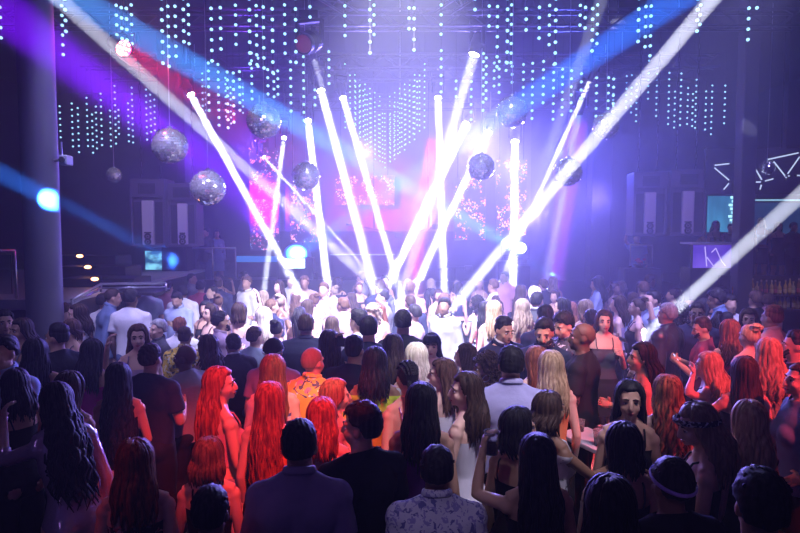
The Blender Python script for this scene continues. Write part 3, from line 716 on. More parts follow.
p(146, 359, 32, 'm', -12, 'tan', 'short', 'darkbrown', 'tee', 'navy', ('down', 'bent'), 'man in a navy T-shirt with dark hair, back to us, facing the long-haired girl')
p(138, 337, 28, 'f', -162, 'fair', 'long:.40', 'brown', 'cami', 'mauve', ('bent', 'lift'), 'brown-haired woman facing us over the navy T-shirt, bare arms')
p(180, 358, 29, 'm', 60, 'dark', 'bald', 'scalp', 'tee', 'grey', ('down', 'down'), 'bald dark-skinned man in a grey T-shirt facing left', hyaw=25, build=1.1)
p(56, 337, 31, 'm', 55, 'tan', 'fade', 'black', 'tee', 'black', ('down', 'down'), 'man in black with cropped hair, just right of the left pillar foot', hyaw=30)
p(88, 352, 30, 'f', -10, 'tan', 'long:.44', 'black', 'strapless', 'magenta', ('down', 'down'), 'woman in a magenta dress with long black hair, left of the navy T-shirt')
p(114, 378, 38, 'f', 8, 'tan', 'wavy:.6', 'black', 'minidress', 'black', ('down', 'bent'), 'woman in black with very long loose black hair, right of the magenta dress')
p(66, 388, 36, 'f', -16, 'tan', 'long:.5', 'darkbrown', 'cami', 'dgrey', ('down', 'down'), 'woman with long dark brown hair above the sequin dress')
p(131, 298, 21, 'm', -6, 'brown', 'short', 'black', 'tee', 'white', ('down', 'down'), 'man in a bright white T-shirt, back to us, on the left', build=1.1)
p(113, 301, 20, 'm', -55, 'tan', 'buzz', 'darkbrown', 'shirt', 'denim', ('bent', 'down'), 'man in a blue shirt leaning towards the bright white T-shirt', lean=12)
p(77, 314, 20, 'f', 120, 'fair', 'wavy:.3', 'darkbrown', 'tank', 'whitepr', ('drink', 'down'), 'woman in a pale print top near the pillar, facing left', hold=(-1, 'glass'))
p(70, 330, 20, 'f', 150, 'fair', 'bob', 'brown', 'cami', 'dgrey', ('bent', 'down'), 'brown-haired woman facing us directly right of the pillar')
p(38, 352, 26, 'f', 20, 'olive', 'long:.4', 'black', 'strapless', 'blueshirt', ('down', 'down'), 'woman in a pale blue dress in the dark left of the pillar foot')
p(178, 301, 14, 'm', 170, 'tan', 'short', 'black', 'shirt', 'blueshirt', ('phone', 'down'), 'man in a pale shirt facing us and looking down, left of the far balcony', hpitch=-18)
p(210, 313, 17, 'f', 140, 'fair', 'long:.36', 'darkbrown', 'cami', 'black', ('down', 'down'), 'dark-haired woman facing us left of the bearded man in mauve')
p(221, 322, 19, 'm', -65, 'tan', 'short', 'black', 'shirt', 'mauve', ('bent', 'down'), 'bearded man in a mauve shirt in profile facing right', beard=1)
p(242, 312, 18, 'f', 5, 'fair', 'bob', 'darkbrown', 'cami', 'mauve', ('down', 'up'), 'dark-haired woman, back to us, one bare arm raised')
p(260, 317, 19, 'f', 60, 'fair', 'long:.40', 'platinum', 'cami', 'white', ('bent', 'down'), 'woman with straight pale blond hair, behind the pink top')
p(272, 330, 20, 'f', -10, 'fair', 'bun', 'black', 'tank', 'pink', ('down', 'down'), 'woman with a low black bun and a pale pink top, back to us')
p(250, 338, 23, 'm', -30, 'fair', 'short', 'darkbrown', 'tee', 'blueshirt', ('bent', 'down'), 'slim man in a light blue T-shirt, back to us')
p(228, 346, 25, 'm', 35, 'brown', 'short', 'black', 'jacket', 'black', ('down', 'down'), 'black-haired man in a black jacket over a white collar, left of the light blue T-shirt', inner=1)
p(204, 347, 24, 'f', 50, 'tan', 'wavy:.34', 'darkbrown', 'tank', 'green', ('down', 'down'), 'woman with wavy brown hair in dark green, beside the black jacket', hyaw=20)
p(187, 338, 19, 'm', 0, 'tan', 'fade', 'darkbrown', 'shirt', 'yellowfl', ('down', 'down'), 'man in a yellow flowered shirt, back to us, behind the bald man in grey')
p(176, 328, 19, 'm', 6, 'fair', 'thick', 'auburn', 'shirt', 'white', ('down', 'down'), 'reddish-haired man in a white shirt, back to us, above the bald man in grey')
p(163, 330, 18, 'm', 130, 'fair', 'short', 'grey', 'shirt', 'dgrey', ('down', 'down'), 'grey-haired man left of the white shirt')
p(271, 352, 23, 'm', -8, 'tan', 'buzz', 'black', 'tee', 'mauve', ('down', 'down'), 'man in a black knitted cap with a pale edge, above the long auburn hair', capx=1)
p(277, 370, 32, 'f', 4, 'fair', 'long:.50', 'auburn', 'cami', 'bluestripe', ('bent', 'down'), 'woman with long smooth auburn hair, left of the tropical shirt')
p(306, 326, 21, 'm', 0, 'tan', 'short', 'darkbrown', 'jacket', 'navy', ('down', 'down'), 'broad man in a dark suit jacket, back to us, behind the tropical shirt', build=1.34)
p(313, 362, 34, 'm', -14, 'fair', 'buzz', 'scalp', 'shirt', 'tropic', ('down', 'down'), 'balding man in a yellow and pink tropical shirt, back to us', hyaw=-22, build=1.05)
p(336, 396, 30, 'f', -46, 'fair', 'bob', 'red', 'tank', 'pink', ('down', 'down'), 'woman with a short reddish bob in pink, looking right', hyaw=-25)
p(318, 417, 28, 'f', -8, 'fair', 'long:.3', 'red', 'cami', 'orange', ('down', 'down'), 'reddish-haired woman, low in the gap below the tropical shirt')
p(355, 350, 27, 'm', -20, 'tan', 'fade', 'black', 'tee', 'navy', ('lift', 'bent'), 'man in a navy T-shirt holding up a small black camera', hold=(-1, 'camera'))
p(374, 362, 30, 'f', -4, 'brown', 'crimp:.34', 'black', 'tank', 'lime', ('down', 'down'), 'woman with crimped black hair over a lime yellow top, back to us')
p(369, 329, 23, 'm', 0, 'fair', 'short', 'black', 'tee', 'navy', ('down', 'down'), 'black-haired man in a plain dark T-shirt in the bright haze, back to us')
p(358, 321, 20, 'm', 55, 'fair', 'thick', 'black', 'tee', 'white', ('down', 'down'), 'dark-haired man in white directly left of the plain dark T-shirt')
p(329, 343, 26, 'f', 20, 'tan', 'long:.48', 'darkbrown', 'cami', 'black', ('drink', 'down'), 'woman with long dark hair left of the man with the camera', hold=(-1, 'glass'))
p(402, 322, 22, 'm', -6, 'tan', 'short', 'black', 'tee', 'black', ('down', 'down'), 'black-haired man in a black T-shirt where the two glaring beams land')
p(393, 347, 28, 'f', 10, 'fair', 'long:.44', 'darkbrown', 'cami', 'dgrey', ('bent', 'down'), 'woman with long dark hair and a bare arm, right of the lime top')
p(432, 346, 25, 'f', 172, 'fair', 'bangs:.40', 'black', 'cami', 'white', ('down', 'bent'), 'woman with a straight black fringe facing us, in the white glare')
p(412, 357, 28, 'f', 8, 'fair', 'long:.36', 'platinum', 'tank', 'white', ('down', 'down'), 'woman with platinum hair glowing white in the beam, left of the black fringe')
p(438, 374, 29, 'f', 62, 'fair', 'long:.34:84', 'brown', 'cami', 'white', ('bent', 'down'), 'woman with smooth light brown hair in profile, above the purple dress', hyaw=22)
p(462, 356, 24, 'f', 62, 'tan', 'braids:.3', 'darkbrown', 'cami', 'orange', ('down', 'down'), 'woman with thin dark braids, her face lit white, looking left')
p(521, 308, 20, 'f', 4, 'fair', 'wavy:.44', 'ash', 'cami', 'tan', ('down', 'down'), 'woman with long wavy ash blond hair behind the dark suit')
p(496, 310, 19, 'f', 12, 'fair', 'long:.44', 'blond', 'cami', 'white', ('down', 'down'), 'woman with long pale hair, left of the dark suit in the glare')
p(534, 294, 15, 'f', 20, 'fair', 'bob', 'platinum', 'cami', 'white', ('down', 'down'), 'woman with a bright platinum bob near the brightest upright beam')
p(542, 301, 17, 'm', -40, 'tan', 'short', 'black', 'jacket', 'dgrey', ('down', 'down'), 'man in a dark jacket turned right, just below the platinum bob', inner=1)
p(545, 316, 20, 'm', 2, 'tan', 'short', 'black', 'tee', 'navy', ('down', 'down'), 'short-haired man in a navy T-shirt behind the man with the short beard')
p(564, 307, 18, 'f', 65, 'fair', 'bob', 'black', 'cami', 'mauve', ('down', 'down'), 'woman with a black bob looking left, above the black and white print shirt')
p(580, 309, 18, 'f', 10, 'fair', 'bob', 'ash', 'cami', 'grey', ('down', 'down'), 'ash blond head between the black bob and the pale woman with the glass')
p(588, 320, 18, 'm', 10, 'brown', 'short', 'black', 'tee', 'dgrey', ('down', 'down'), 'dark-haired man directly left of the pale woman with the glass')
p(618, 304, 16, 'f', 70, 'fair', 'long:.34', 'darkbrown', 'cami', 'mauve', ('down', 'down'), 'dark-haired woman in profile, right of the denim shirt')
p(637, 307, 19, 'f', 72, 'fair', 'bun', 'darkbrown', 'cami', 'black', ('down', 'bent'), 'woman with tied-back hair and bare shoulders in profile, left of the leather jacket')
p(652, 300, 16, 'm', 100, 'tan', 'short', 'black', 'shirt', 'blueshirt', ('lift', 'down'), 'man in a pale blue shirt with one arm lifted, behind the leather jacket')
# --- dim people at the left edge
p(5, 322, 21, 'm', -140, 'tan', 'short', 'black', 'shirt', 'dgrey', ('down', 'down'), 'dim man at the left edge, highest of those below the terrace')
p(20, 330, 22, 'f', 150, 'tan', 'long:.3', 'darkbrown', 'cami', 'grey', ('down', 'down'), 'dim long-haired woman below the terrace, touching the pillar')
p(8, 352, 26, 'm', 170, 'tan', 'short', 'black', 'shirt', 'blueshirt', ('bent', 'down'), 'dim man in a pale shirt at the left edge, lower than the terrace people')
p(18, 385, 33, 'f', 60, 'tan', 'long:.3', 'black', 'cami', 'black', ('bent', 'down'), 'nearly black silhouette of a woman at the left edge, above the raised hand')
# --- people on raised floors (floor height given)
for px, py, sx, yaw, hk, hc, tp, cl_, ar, lab in ((716, 226, 'f', 170, 'long:.3', 'darkbrown', 'cami', 'black', ('down', 'down'), 'terrace woman standing under the cyan doorway'), (748, 219, 'f', 175, 'wavy:.44', 'black', 'cami', 'black', ('down', 'down'), 'terrace woman with big wavy black hair, right of the cyan doorway'), (761, 223, 'f', 150, 'long:.36', 'platinum', 'crop', 'white', ('down', 'bent'), 'terrace woman with cyan-lit blond hair'), (779, 227, 'f', 172, 'long:.3', 'darkbrown', 'minidress', 'black', ('hip', 'hip'), 'terrace woman in a short black dress with bare legs, hands on hips'), (794, 228, 'm', 190, 'short', 'black', 'shirt', 'dgrey', ('down', 'bent'), 'terrace man at the far right edge'), (731, 229, 'm', 165, 'short', 'black', 'tee', 'black', ('bent', 'down'), 'terrace man in black between the doorway woman and the wavy black hair'), (703, 238, 'f', 185, 'bun', 'black', 'cami', 'black', ('down', 'down'), 'terrace woman with pinned-up hair above the purple lit panel'), (770, 240, 'm', 150, 'fade', 'black', 'tee', 'navy', ('down', 'down'), 'terrace man half hidden between the blond woman and the short black dress')):
    p(px, py, 15, sx, yaw, 'tan', hk, hc, tp, cl_, ar, lab, floor=1.34, Y=(14.75 + .45 * (px % 2)) if py < 232 else 15.9)
p(206, 233, 13, 'm', 150, 'tan', 'short', 'black', 'shirt', 'dgrey', ('bent', 'down'), 'dim man behind the glass railing of the far left balcony, left of two', floor=1.08, Y=16.6)
p(217, 234, 13, 'f', 200, 'tan', 'long:.3', 'black', 'longdress', 'blueshirt', ('down', 'bent'), 'woman in pale blue behind the glass railing of the far left balcony', floor=1.08, Y=17.15)
p(637, 238, 13, 'm', 170, 'tan', 'short', 'black', 'tee', 'blueshirt', ('down', 'up'), 'man in a pale T-shirt, one arm up, in the booth below the right speakers', floor=.95, Y=16.2)
# ------------------------------------------------------------------ where each one stands
people = []
for i, (a, k) in enumerate(P):
    px, py, hp, sex = a[:4]
    d = dict(i=i, px=px, py=py, sex=sex, a=a, k=k)
    if 'Y' in k:
        q = at(px, py, k['Y']); d.update(Y=k['Y'], lo=k['Y'], hi=k['Y'], fix=True)
    else:
        drop = .12 + (.13 if k.get('lean') else 0) * k.get('lean', 0) / 20 + (.02 if k.get('hpitch') else 0); v = (py - 227) / F_PX      # head centre below the crown
        lo, hi = (1.60, 1.97) if sex == 'm' else (1.52, 1.88)
        Ylo, Yhi = (HC - (hi - drop)) / v, (HC - (lo - drop)) / v
        Y = k.get('Yd', F_PX * .232 / hp); d.update(Y=min(max(Y, Ylo), Yhi), lo=Ylo, hi=Yhi, fix=False, drop=drop)
    people.append(d)
def xy(d): return at(d['px'], 227, d['Y']).x, d['Y']
for d in people: d['px0'] = d['px']
for it in range(400):
    for m_ in range(len(people)):
        for n_ in range(m_):
            a, b = people[m_], people[n_]
            if abs(a['px'] - b['px']) > 130 or abs(a['Y'] - b['Y']) > .6: continue
            (xa, ya), (xb, yb) = xy(a), xy(b); dist = math.hypot(xa - xb, (ya - yb) * 1.2)
            if dist < .52:
                s = .025 if (a['py'] < b['py']) else -.025
                e_ = .35 if a['px'] > b['px'] else -.35
                for q, sg, ex in ((a, s, e_), (b, -s, -e_)):
                    if not q['fix']: q['Y'] = min(max(q['Y'] + sg, q['lo']), q['hi']); q['px'] = min(max(q['px'] + ex, q['px0'] - 5), q['px0'] + 5)
def grey_part(nm, bm_or_me, m, root):
    me = bm_or_me
    return link(nm, me, root)
M_cup = mat('clear_plastic', (.92, .92, .95), .10, trans=.82, spec=.8); M_beer = mat('amber_drink', (.8, .45, .1), .1, trans=.5); M_phone = mat('phone_black', (.02, .02, .025), .2); M_screen = emis('phone_screen', (.55, .65, 1), 1.6)
def drink(pos, label, kind):
    t = thing('plastic_cup' if kind == 'cup' else 'drinking_glass', label, 'drink', pos); s = 1.0 if kind == 'cup' else .8
    bm = new_bm(); bm_lathe(bm, [(0, 0), (.032 * s, 0), (.044 * s, .125 * s), (.047 * s, .127 * s), (.045 * s, .130 * s), (.041 * s, .125 * s), (.030 * s, .004), (0, .004)], 20); obj('cup', bm, M_cup, t, True)
    bm = new_bm(); bm_lathe(bm, [(0, .006), (.0285 * s, .006), (.035 * s, .07 * s), (0, .07 * s)], 18); obj('drink', bm, M_beer, t, True)
    return t
def held(kind, W, who, rz):
    if kind in ('cup', 'glass'): return drink(W - Vector((0, 0, .05)), 'clear plastic cup of amber drink held up at bottom middle' if kind == 'cup' else 'small glass in the hand of the ' + who, kind)
    if kind == 'phone':
        t = thing('phone', 'phone in the hands of the ' + who, 'phone', W, rz); R_ = Matrix.Rotation(R(-35), 4, 'X')
        bm = new_bm(); bm_box(bm, (0, 0, 0), (.075, .010, .150), R_, bev=.004); obj('case', bm, M_phone, t)
        bm = new_bm(); bm_box(bm, R_ @ Vector((0, -.006, 0)), (.068, .002, .138), R_); obj('screen', bm, M_screen, t); return t
    t = thing('camera', 'small black camera held up by the man in the navy T-shirt', 'camera', W, rz)
    bm = new_bm(); bm_box(bm, (0, 0, 0), (.13, .05, .085), bev=.01); bm_box(bm, (0, 0, .05), (.05, .045, .03), bev=.006); obj('camera_body', bm, M_phone, t)
    bm = new_bm(); bm_lathe(bm, [(0, .02), (.036, .02), (.036, .085), (.030, .09), (.028, .08), (0, .078)], 18, Matrix.Rotation(R(-90), 4, 'X')); obj('camera_lens', bm, M_blk, t, True); return t
SHOE = mat('shoe_black', (.02, .018, .018), .35)
def shoes(pose, root, m):
    for q in (-1, 1):
        mb = MB(); pose.foot(mb, q, .008); link('shoe', mb.mesh('shoe', m), root)
# all skins are grown first, while the scene is still nearly empty
BUILT = []
for d in people:
    a, k = d['a'], d['k']; px, py, hp, sex, yaw, sk, hk, hc, tp, cl_, arms, label = a
    near_ = d['Y'] < 5.2; vx = .0085 if near_ else (.011 if d['Y'] < 8 else .016)
    po = Pose(sex, arms, k.get('build', 1.0), k.get('lean', 0), k.get('hyaw', 0), k.get('hpitch', 0))
    body, grip = make_body(po, SKIN[sk], vx, hands=d['Y'] < 12, near=near_, it=3 if vx < .015 else 2)
    hq = hk.split(':')
    if hq[0] in ('long', 'wavy', 'crimp') and len(hq) > 1 and float(hq[1]) < .55: hq[1] = str(float(hq[1]) * .8)
    parts = [('hair', make_hair(sex, ':'.join(hq), SKIN[sk] if hk == 'bald' else HAIR[hc], d['i'] + 11, po))]
    top = make_top(po, tp, CL[cl_], .012 if d['Y'] < 8 else .018, d['i']); parts.append((top.name.split('.')[0], top))
    if k.get('sleeves'):
        for q in (-1, 1):
            mb = MB(); po.arm(mb, q, .017, .95, 0); me = mb.mesh('sleeve', CL[k['sleeves']]); set_v(me, po.bend(get_v(me), .11)); parts.append(('sleeve', me))
    dress = top.name.startswith('dress')
    if not dress:
        bk = k.get('bottom', 'black' if sex == 'f' or d['i'] % 3 else 'jeans')
        bt = make_bottom(po, 'trousers' if sex == 'm' else ('skirt' if (d['i'] % 2 and 'bottom' not in k) else 'jeans'), CL[bk], .014 if d['Y'] < 8 else .02, d['i']); parts.append((bt.name.split('.')[0], bt))
    if k.get('inner'):
        mb = MB(); mb.tube([(0, .075, 1.47), (0, .118, 1.36), (0, .135, 1.22), (0, .14, 1.1)], [.045, .050, .035, .012], 10, flat=.35, side=(1, 0, 0)); an = np.linspace(0, 6.283, 20); mb.tube(np.stack([np.cos(an) * .066, np.sin(an) * .066 - .012, 1.535 - .022 * np.sin(an)], 1), .016, 8, flat=.4, side=(0, 0, 1))
        me = mb.mesh('shirt_front', CL['white']); set_v(me, po.bend(get_v(me), .11)); parts.append(('shirt_front', me))
    if hp >= 17 and (abs(yaw + k.get('hyaw', 0)) > 40): parts += make_face(sex, po, HAIR[hc] if k.get('beard') else None)
    if k.get('band'):
        mb = MB(); an = np.linspace(0, 6.283, 28); mb.tube(np.stack([np.cos(an) * .093, np.sin(an) * .114 - .012, 1.665 + .028 * np.sin(an)], 1), .016 if k['band'] == 'print' else .011, 8, flat=.5, side=(0, 0, 1))
        me = mb.mesh('headband', printed('band', (.03, .03, .05), [(.6, .6, .7)], 40, .45) if k['band'] == 'print' else cloth('violet_band', (.45, .35, .85), .4)); set_v(me, po.bend(get_v(me), .2)); parts.append(('headband', me))
    if k.get('capx'):
        mb = MB(); cap(mb, 'm', .02, .35, .1, -.15, .001, 60, 3); me = mb.mesh('knitted_cap', CL['black']); set_v(me, po.bend(get_v(me), .2)); parts.append(('knitted_cap', me))
        mb = MB(); an = np.linspace(0, 6.283, 28); mb.tube(np.stack([np.cos(an) * .093, np.sin(an) * .114 - .012, 1.655 + .028 * np.sin(an)], 1), .010, 8, flat=.5, side=(0, 0, 1)); me = mb.mesh('cap_edge', CL['white']); set_v(me, po.bend(get_v(me), .2)); parts.append(('cap_edge', me))
    if k.get('ear'):
        for q in (-1, 1):
            mb = MB(); an = np.linspace(0, 6.283, 18); mb.tube(np.stack([np.full(18, q * .078), np.cos(an) * .028 - .004, 1.565 + np.sin(an) * .028], 1), .003, 5); me = mb.mesh('earring', M_steel); set_v(me, po.bend(get_v(me), .2)); parts.append(('earring', me))
    if k.get('glasses'):
        mb = MB(); an = np.linspace(0, 6.283, 16)
        for q in (-1, 1): mb.tube(np.stack([q * .031 + np.cos(an) * .022, np.full(16, .095), 1.632 + np.sin(an) * .017], 1), .0025, 5); mb.tube([(q * .053, .093, 1.636), (q * .078, .0, 1.635)], .0025, 5)
        me = mb.mesh('spectacles', M_blk); set_v(me, po.bend(get_v(me), .15)); parts.append(('spectacles', me))
    if k.get('watch'):
        w = po.wr[1] - (po.wr[1] - po.el[1]) * .08; dd = (po.wr[1] - po.el[1]); dd /= np.linalg.norm(dd); mb = MB(); mb.tube([w - dd * .014, w + dd * .014], [.034, .034], 14); me = mb.mesh('watch', M_steel); parts.append(('watch', me))
    BUILT.append((d, po, body, grip, parts))
# people of the hazy back rows: a few bodies, copied
TPL = []
for i, (sx, hk, tp, ar) in enumerate((('m', 'short', 'tee', ('down', 'bent')), ('m', 'fade', 'shirt', ('bent', 'down')), ('m', 'thick', 'tee', ('down', 'down')), ('m', 'buzz', 'polo', ('down', 'down')), ('m', 'short', 'jacket', ('down', 'down')), ('f', 'long:.4', 'cami', ('down', 'bent')), ('f', 'wavy:.44', 'minidress', ('bent', 'down')), ('f', 'bob', 'crop', ('lift', 'down')), ('f', 'bun', 'tank', ('down', 'drink')), ('f', 'long:.5', 'strapless', ('down', 'down')), ('f', 'pony:.4', 'cami', ('phone', 'down')), ('f', 'curly:.5', 'tank', ('bent', 'bent')))):
    po = Pose(sx, ar, 1.0, 0, (i * 37) % 50 - 25, 0)
    body, grip = make_body(po, SKIN['tan'], .018, hands=True, it=2)
    parts = [('hair', make_hair(sx, hk, HAIR['black'], 200 + i, po))]; top = make_top(po, tp, CL['grey'], .018, i); parts.append((top.name.split('.')[0], top))
    if not top.name.startswith('dress'): bt = make_bottom(po, 'trousers' if sx == 'm' else 'jeans', CL['black'], .022, i); parts.append((bt.name.split('.')[0], bt))
    TPL.append((sx, hk.split(':')[0], body, parts))
placed = []
for d, po, body, grip, parts in BUILT:
    a, k = d['a'], d['k']; yaw, label, sex = a[4], a[11], d['sex']
    if d['fix']:
        q = at(d['px'], d['py'], d['Y']); fl = k['floor']; H = max(1.45, min(q.z - fl + .12, 1.95))
    else:
        q = at(d['px'], d['py'], d['Y']); fl = 0; H = q.z + d['drop']
    s = H / 1.75
    hx = Vector((0, 0, 0))                       # lean carries the head away from the feet
    if k.get('lean'):
        off = po.bend(np.array([[0, 0, 1.63]]))[0]; hx = Matrix.Rotation(R(yaw), 3, 'Z') @ Vector((off[0], off[1], 0)) * s
    r = thing('person', label, 'person', (q.x - hx.x, q.y - hx.y, fl), R(yaw), 'people in the crowd'); r.scale = (s, s, s)
    link('body', body, r); last = None
    for nm, me in parts:
        last = link(nm, me, last if nm == 'iris' else r) if nm in ('iris', 'eye') else link(nm, me, r) and last
    if sex == 'm' or d['i'] % 2 == 0: shoes(po, r, SHOE)
    placed.append((r.location.x, r.location.y))
    if k.get('hold'):
        side, kind = k['hold']; g = Vector(grip[side]); W_ = r.location + Matrix.Rotation(R(yaw), 3, 'Z') @ (g * s)
        held(kind, W_, label.split(',')[0] if len(label.split(',')[0].split()) <= 8 else ' '.join(label.split()[:8]), R(yaw))
rows = [(8.4, 'nearest hazy'), (9.2, 'second hazy'), (10.1, 'third hazy'), (11.1, 'fourth hazy'), (12.2, 'fifth hazy'), (13.4, 'farthest hazy')]
HN = dict(black='black', darkbrown='dark brown', brown='brown', auburn='auburn', blond='blond', platinum='platinum', ash='ash blond')
STY = dict(short='short', fade='cropped', thick='thick', buzz='shaved', long='long', wavy='wavy', bob='bobbed', bun='pinned-up', pony='tied-back', curly='curly')
rs = random.Random(41)
for Yr, rn in rows:
    x = -Yr * .62 if Yr < 8 else max(-4.5 if Yr < 15 else -9, -Yr * .62); cand = []
    xmax = min(Yr * .62, 5.8 if Yr > 12 else 7.0)
    while x < xmax:
        yy = Yr + rs.uniform(-.3, .3); xx = x + rs.uniform(-.06, .06)
        hp_ = 400 + xx / yy * F_PX; hy_ = 227 + 1.22 / yy * F_PX
        if all(math.hypot(xx - u, yy - v) > .50 for u, v in placed) and not any(abs(q['px'] - hp_) < 13 and yy < q['Y'] and q['py'] > 270 for q in people): cand.append((xx, yy)); placed.append((xx, yy))
        x += .52
    for j, (xx, yy) in enumerate(cand):
        sx, st, body, parts = TPL[rs.randrange(len(TPL))]
        hc = rs.choice(['black', 'black', 'darkbrown', 'darkbrown', 'brown', 'blond', 'ash', 'auburn'] if sx == 'f' else ['black', 'black', 'darkbrown', 'brown'])
        cn, cm = rs.choice([('black', 'black'), ('white', 'white'), ('white', 'white'), ('grey', 'grey'), ('navy', 'navy'), ('pale blue', 'blueshirt'), ('pink', 'pink'), ('mauve', 'mauve'), ('red', 'rasp')])
        t = thing('person', '%s in %s with %s %s hair, %s from left, %s row' % ('man' if sx == 'm' else 'woman', cn, st and STY[st], HN[hc], ORD[j], rn), 'person', (xx, yy, 0), R(rs.choice([0, 10, -15, 30, -40, 75, -80, 140, 170, -160])), 'people in the hazy back rows')
        s = rs.uniform(1.0, 1.08) if sx == 'm' else rs.uniform(.94, 1.03); t.scale = (s, s, s)
        for nm, me in [('body', body)] + parts:
            o = link(nm, me, t); ml = SKIN[rs.choice(['fair', 'tan', 'tan', 'olive', 'brown'])] if nm == 'body' else HAIR[hc] if nm == 'hair' else CL[cm] if nm in ('top', 'shirt', 'dress', 'jacket') else None
            if ml is not None: o.material_slots[0].link = 'OBJECT'; o.material_slots[0].material = ml
# ================================================================== THE CLUB
def struct(name, bm, m): o = obj(name, bm, m); o['kind'] = 'structure'; return o
XL, XR, YF, YB, ZC = -12.5, 12.5, -3.0, 22.0, 7.5
bm = new_bm(); bm_box(bm, (0, (YF + YB) / 2, -.1), (XR - XL, YB - YF, .2)); struct('floor', bm, M_floor)
bm = new_bm(); bm_box(bm, (0, (YF + YB) / 2, ZC + .1), (XR - XL, YB - YF, .2)); struct('ceiling', bm, M_ceil)
bm = new_bm(); bm_box(bm, (0, YB + .1, ZC / 2), (XR - XL, .2, ZC)); struct('wall_back', bm, M_wall)
bm = new_bm(); bm_box(bm, (XL - .1, (YF + YB) / 2, ZC / 2), (.2, YB - YF, ZC)); struct('wall_left', bm, M_wall)
bm = new_bm(); bm_box(bm, (XR + .1, (YF + YB) / 2, ZC / 2), (.2, YB - YF, ZC)); struct('wall_right', bm, M_wall)
bm = new_bm(); bm_box(bm, (0, YF - .1, ZC / 2), (XR - XL, .2, ZC)); struct('wall_front', bm, M_wall)
# pillars
def pillar(px, Y, r, z0, z1, m, square=False):
    x = at(px, 227, Y).x; bm = new_bm()
    if square: bm_box(bm, (x, Y, (z0 + z1) / 2), (2 * r, 2 * r, z1 - z0), bev=.02)
    else: bm_lathe(bm, [(r + .03, z0), (r + .03, z0 + .15), (r, z0 + .18), (r, z1 - .2), (r + .03, z1 - .17), (r + .03, z1)], 32, Matrix.Translation((x, Y, 0)))
    o = struct('wall_pillar', bm, m)
    if not square:
        for p in o.data.polygons: p.use_smooth = abs(p.normal.z) < .5
    return o
M_pil = mat('pillar_paint', (.11, .11, .15), .55)
pillar(42, 7.6, .205, 0, ZC, M_pil)
pillar(178, 14.9, .3, 0, ZC, M_wall, True)
pillar(743, 12.6, .15, 0, ZC, M_pil, True)
pillar(598, 19.5, .3, 0, ZC, M_wall, True)
# raised areas
M_plat = mat('platform_black', (.025, .022, .03), .5)
M_fascia = mat('pale_fascia', (.45, .46, .52), .5)
bm = new_bm(); bm_box(bm, (-8.6, 11.6, .88), (7.7, 7.0, 1.76)); struct('trim_terrace', bm, M_plat)
bm = new_bm(); bm_box(bm, (-8.6, 8.06, 1.85), (7.7, .12, .13), bev=.01); bm_box(bm, (-8.6, 11.6, 1.79), (7.7, 7.0, .05)); struct('trim_fascia', bm, M_fascia)
bm = new_bm(); bm_box(bm, (-3.6, 18.4, .54), (7.0, 7.1, 1.08)); struct('trim_stage_wing', bm, M_plat)
bm = new_bm(); bm_box(bm, (4.9, 18.9, .475), (9.98, 6.1, .95)); struct('trim_stage', bm, M_plat)
bm = new_bm(); bm_box(bm, (9.9, 17.2, .67), (5.1, 6.6, 1.34)); struct('trim_terrace_right', bm, M_plat)
bm = new_bm(); bm_box(bm, (0, 21.7, 4.9), (9.0, .3, 4.4)); struct('trim_screen_wall', bm, mat('screen_wall', (.16, .15, .24), .6))
bm = new_bm(); bm_box(bm, (0, 18.75, 4.45), (25, .35, .25)); bm_box(bm, (0, 18.75, 5.0), (25, .2, .12)); struct('trim_gantry', bm, M_plat) if False else bm.free()
bm = new_bm(); bm_box(bm, (-3.6, 14.95, .79), (7.0, .14, 1.58)); struct('trim_parapet', bm, M_plat)
# stairs with little amber step lights
st = at(96, 275, 10.6)
bm = new_bm()
for i in range(5): bm_box(bm, (-6.1 - .17 * i + .15, 8.6 + .28 * i, (1.815 + .24 * i) / 2 + .9), (1.2, .28, 1.8 + .24 * i - 1.81 + .02 if i else .02))
bm.free()
amb = emis('amber_glow', (1, .42, .16), 9)
for i, (px, py, Y) in enumerate(((80, 256, 11.9), (88, 267, 11.3), (95, 279, 10.6), (112, 293, 9.9))):
    p = at(px, py, Y); t = thing('step_light', 'small amber step light, %s of the four going down the left stairs' % ('topmost', 'second', 'third', 'lowest')[i], 'light', p, 0, 'amber step lights on the left stairs')
    bm = new_bm(); bm_box(bm, (0, .03, 0), (.16, .06, .09), bev=.01); obj('housing', bm, M_blk, t)
    bm = new_bm(); bm_lathe(bm, [(0, -.006), (.05, 0), (.05, .012), (0, .014)], 16, Matrix.Translation((0, -.005, 0)) @ Matrix.Rotation(R(90), 4, 'X') @ Matrix.Diagonal((1.25, .6, 1, 1))); obj('lens', bm, amb, t)
    bm = new_bm(); bm_box(bm, (p.x, p.y + .42, (p.z - .06 + 1.81) / 2), (1.3, .72, max(.05, p.z + .06 - 1.81)), bev=.01); struct('trim_step', bm, M_plat)
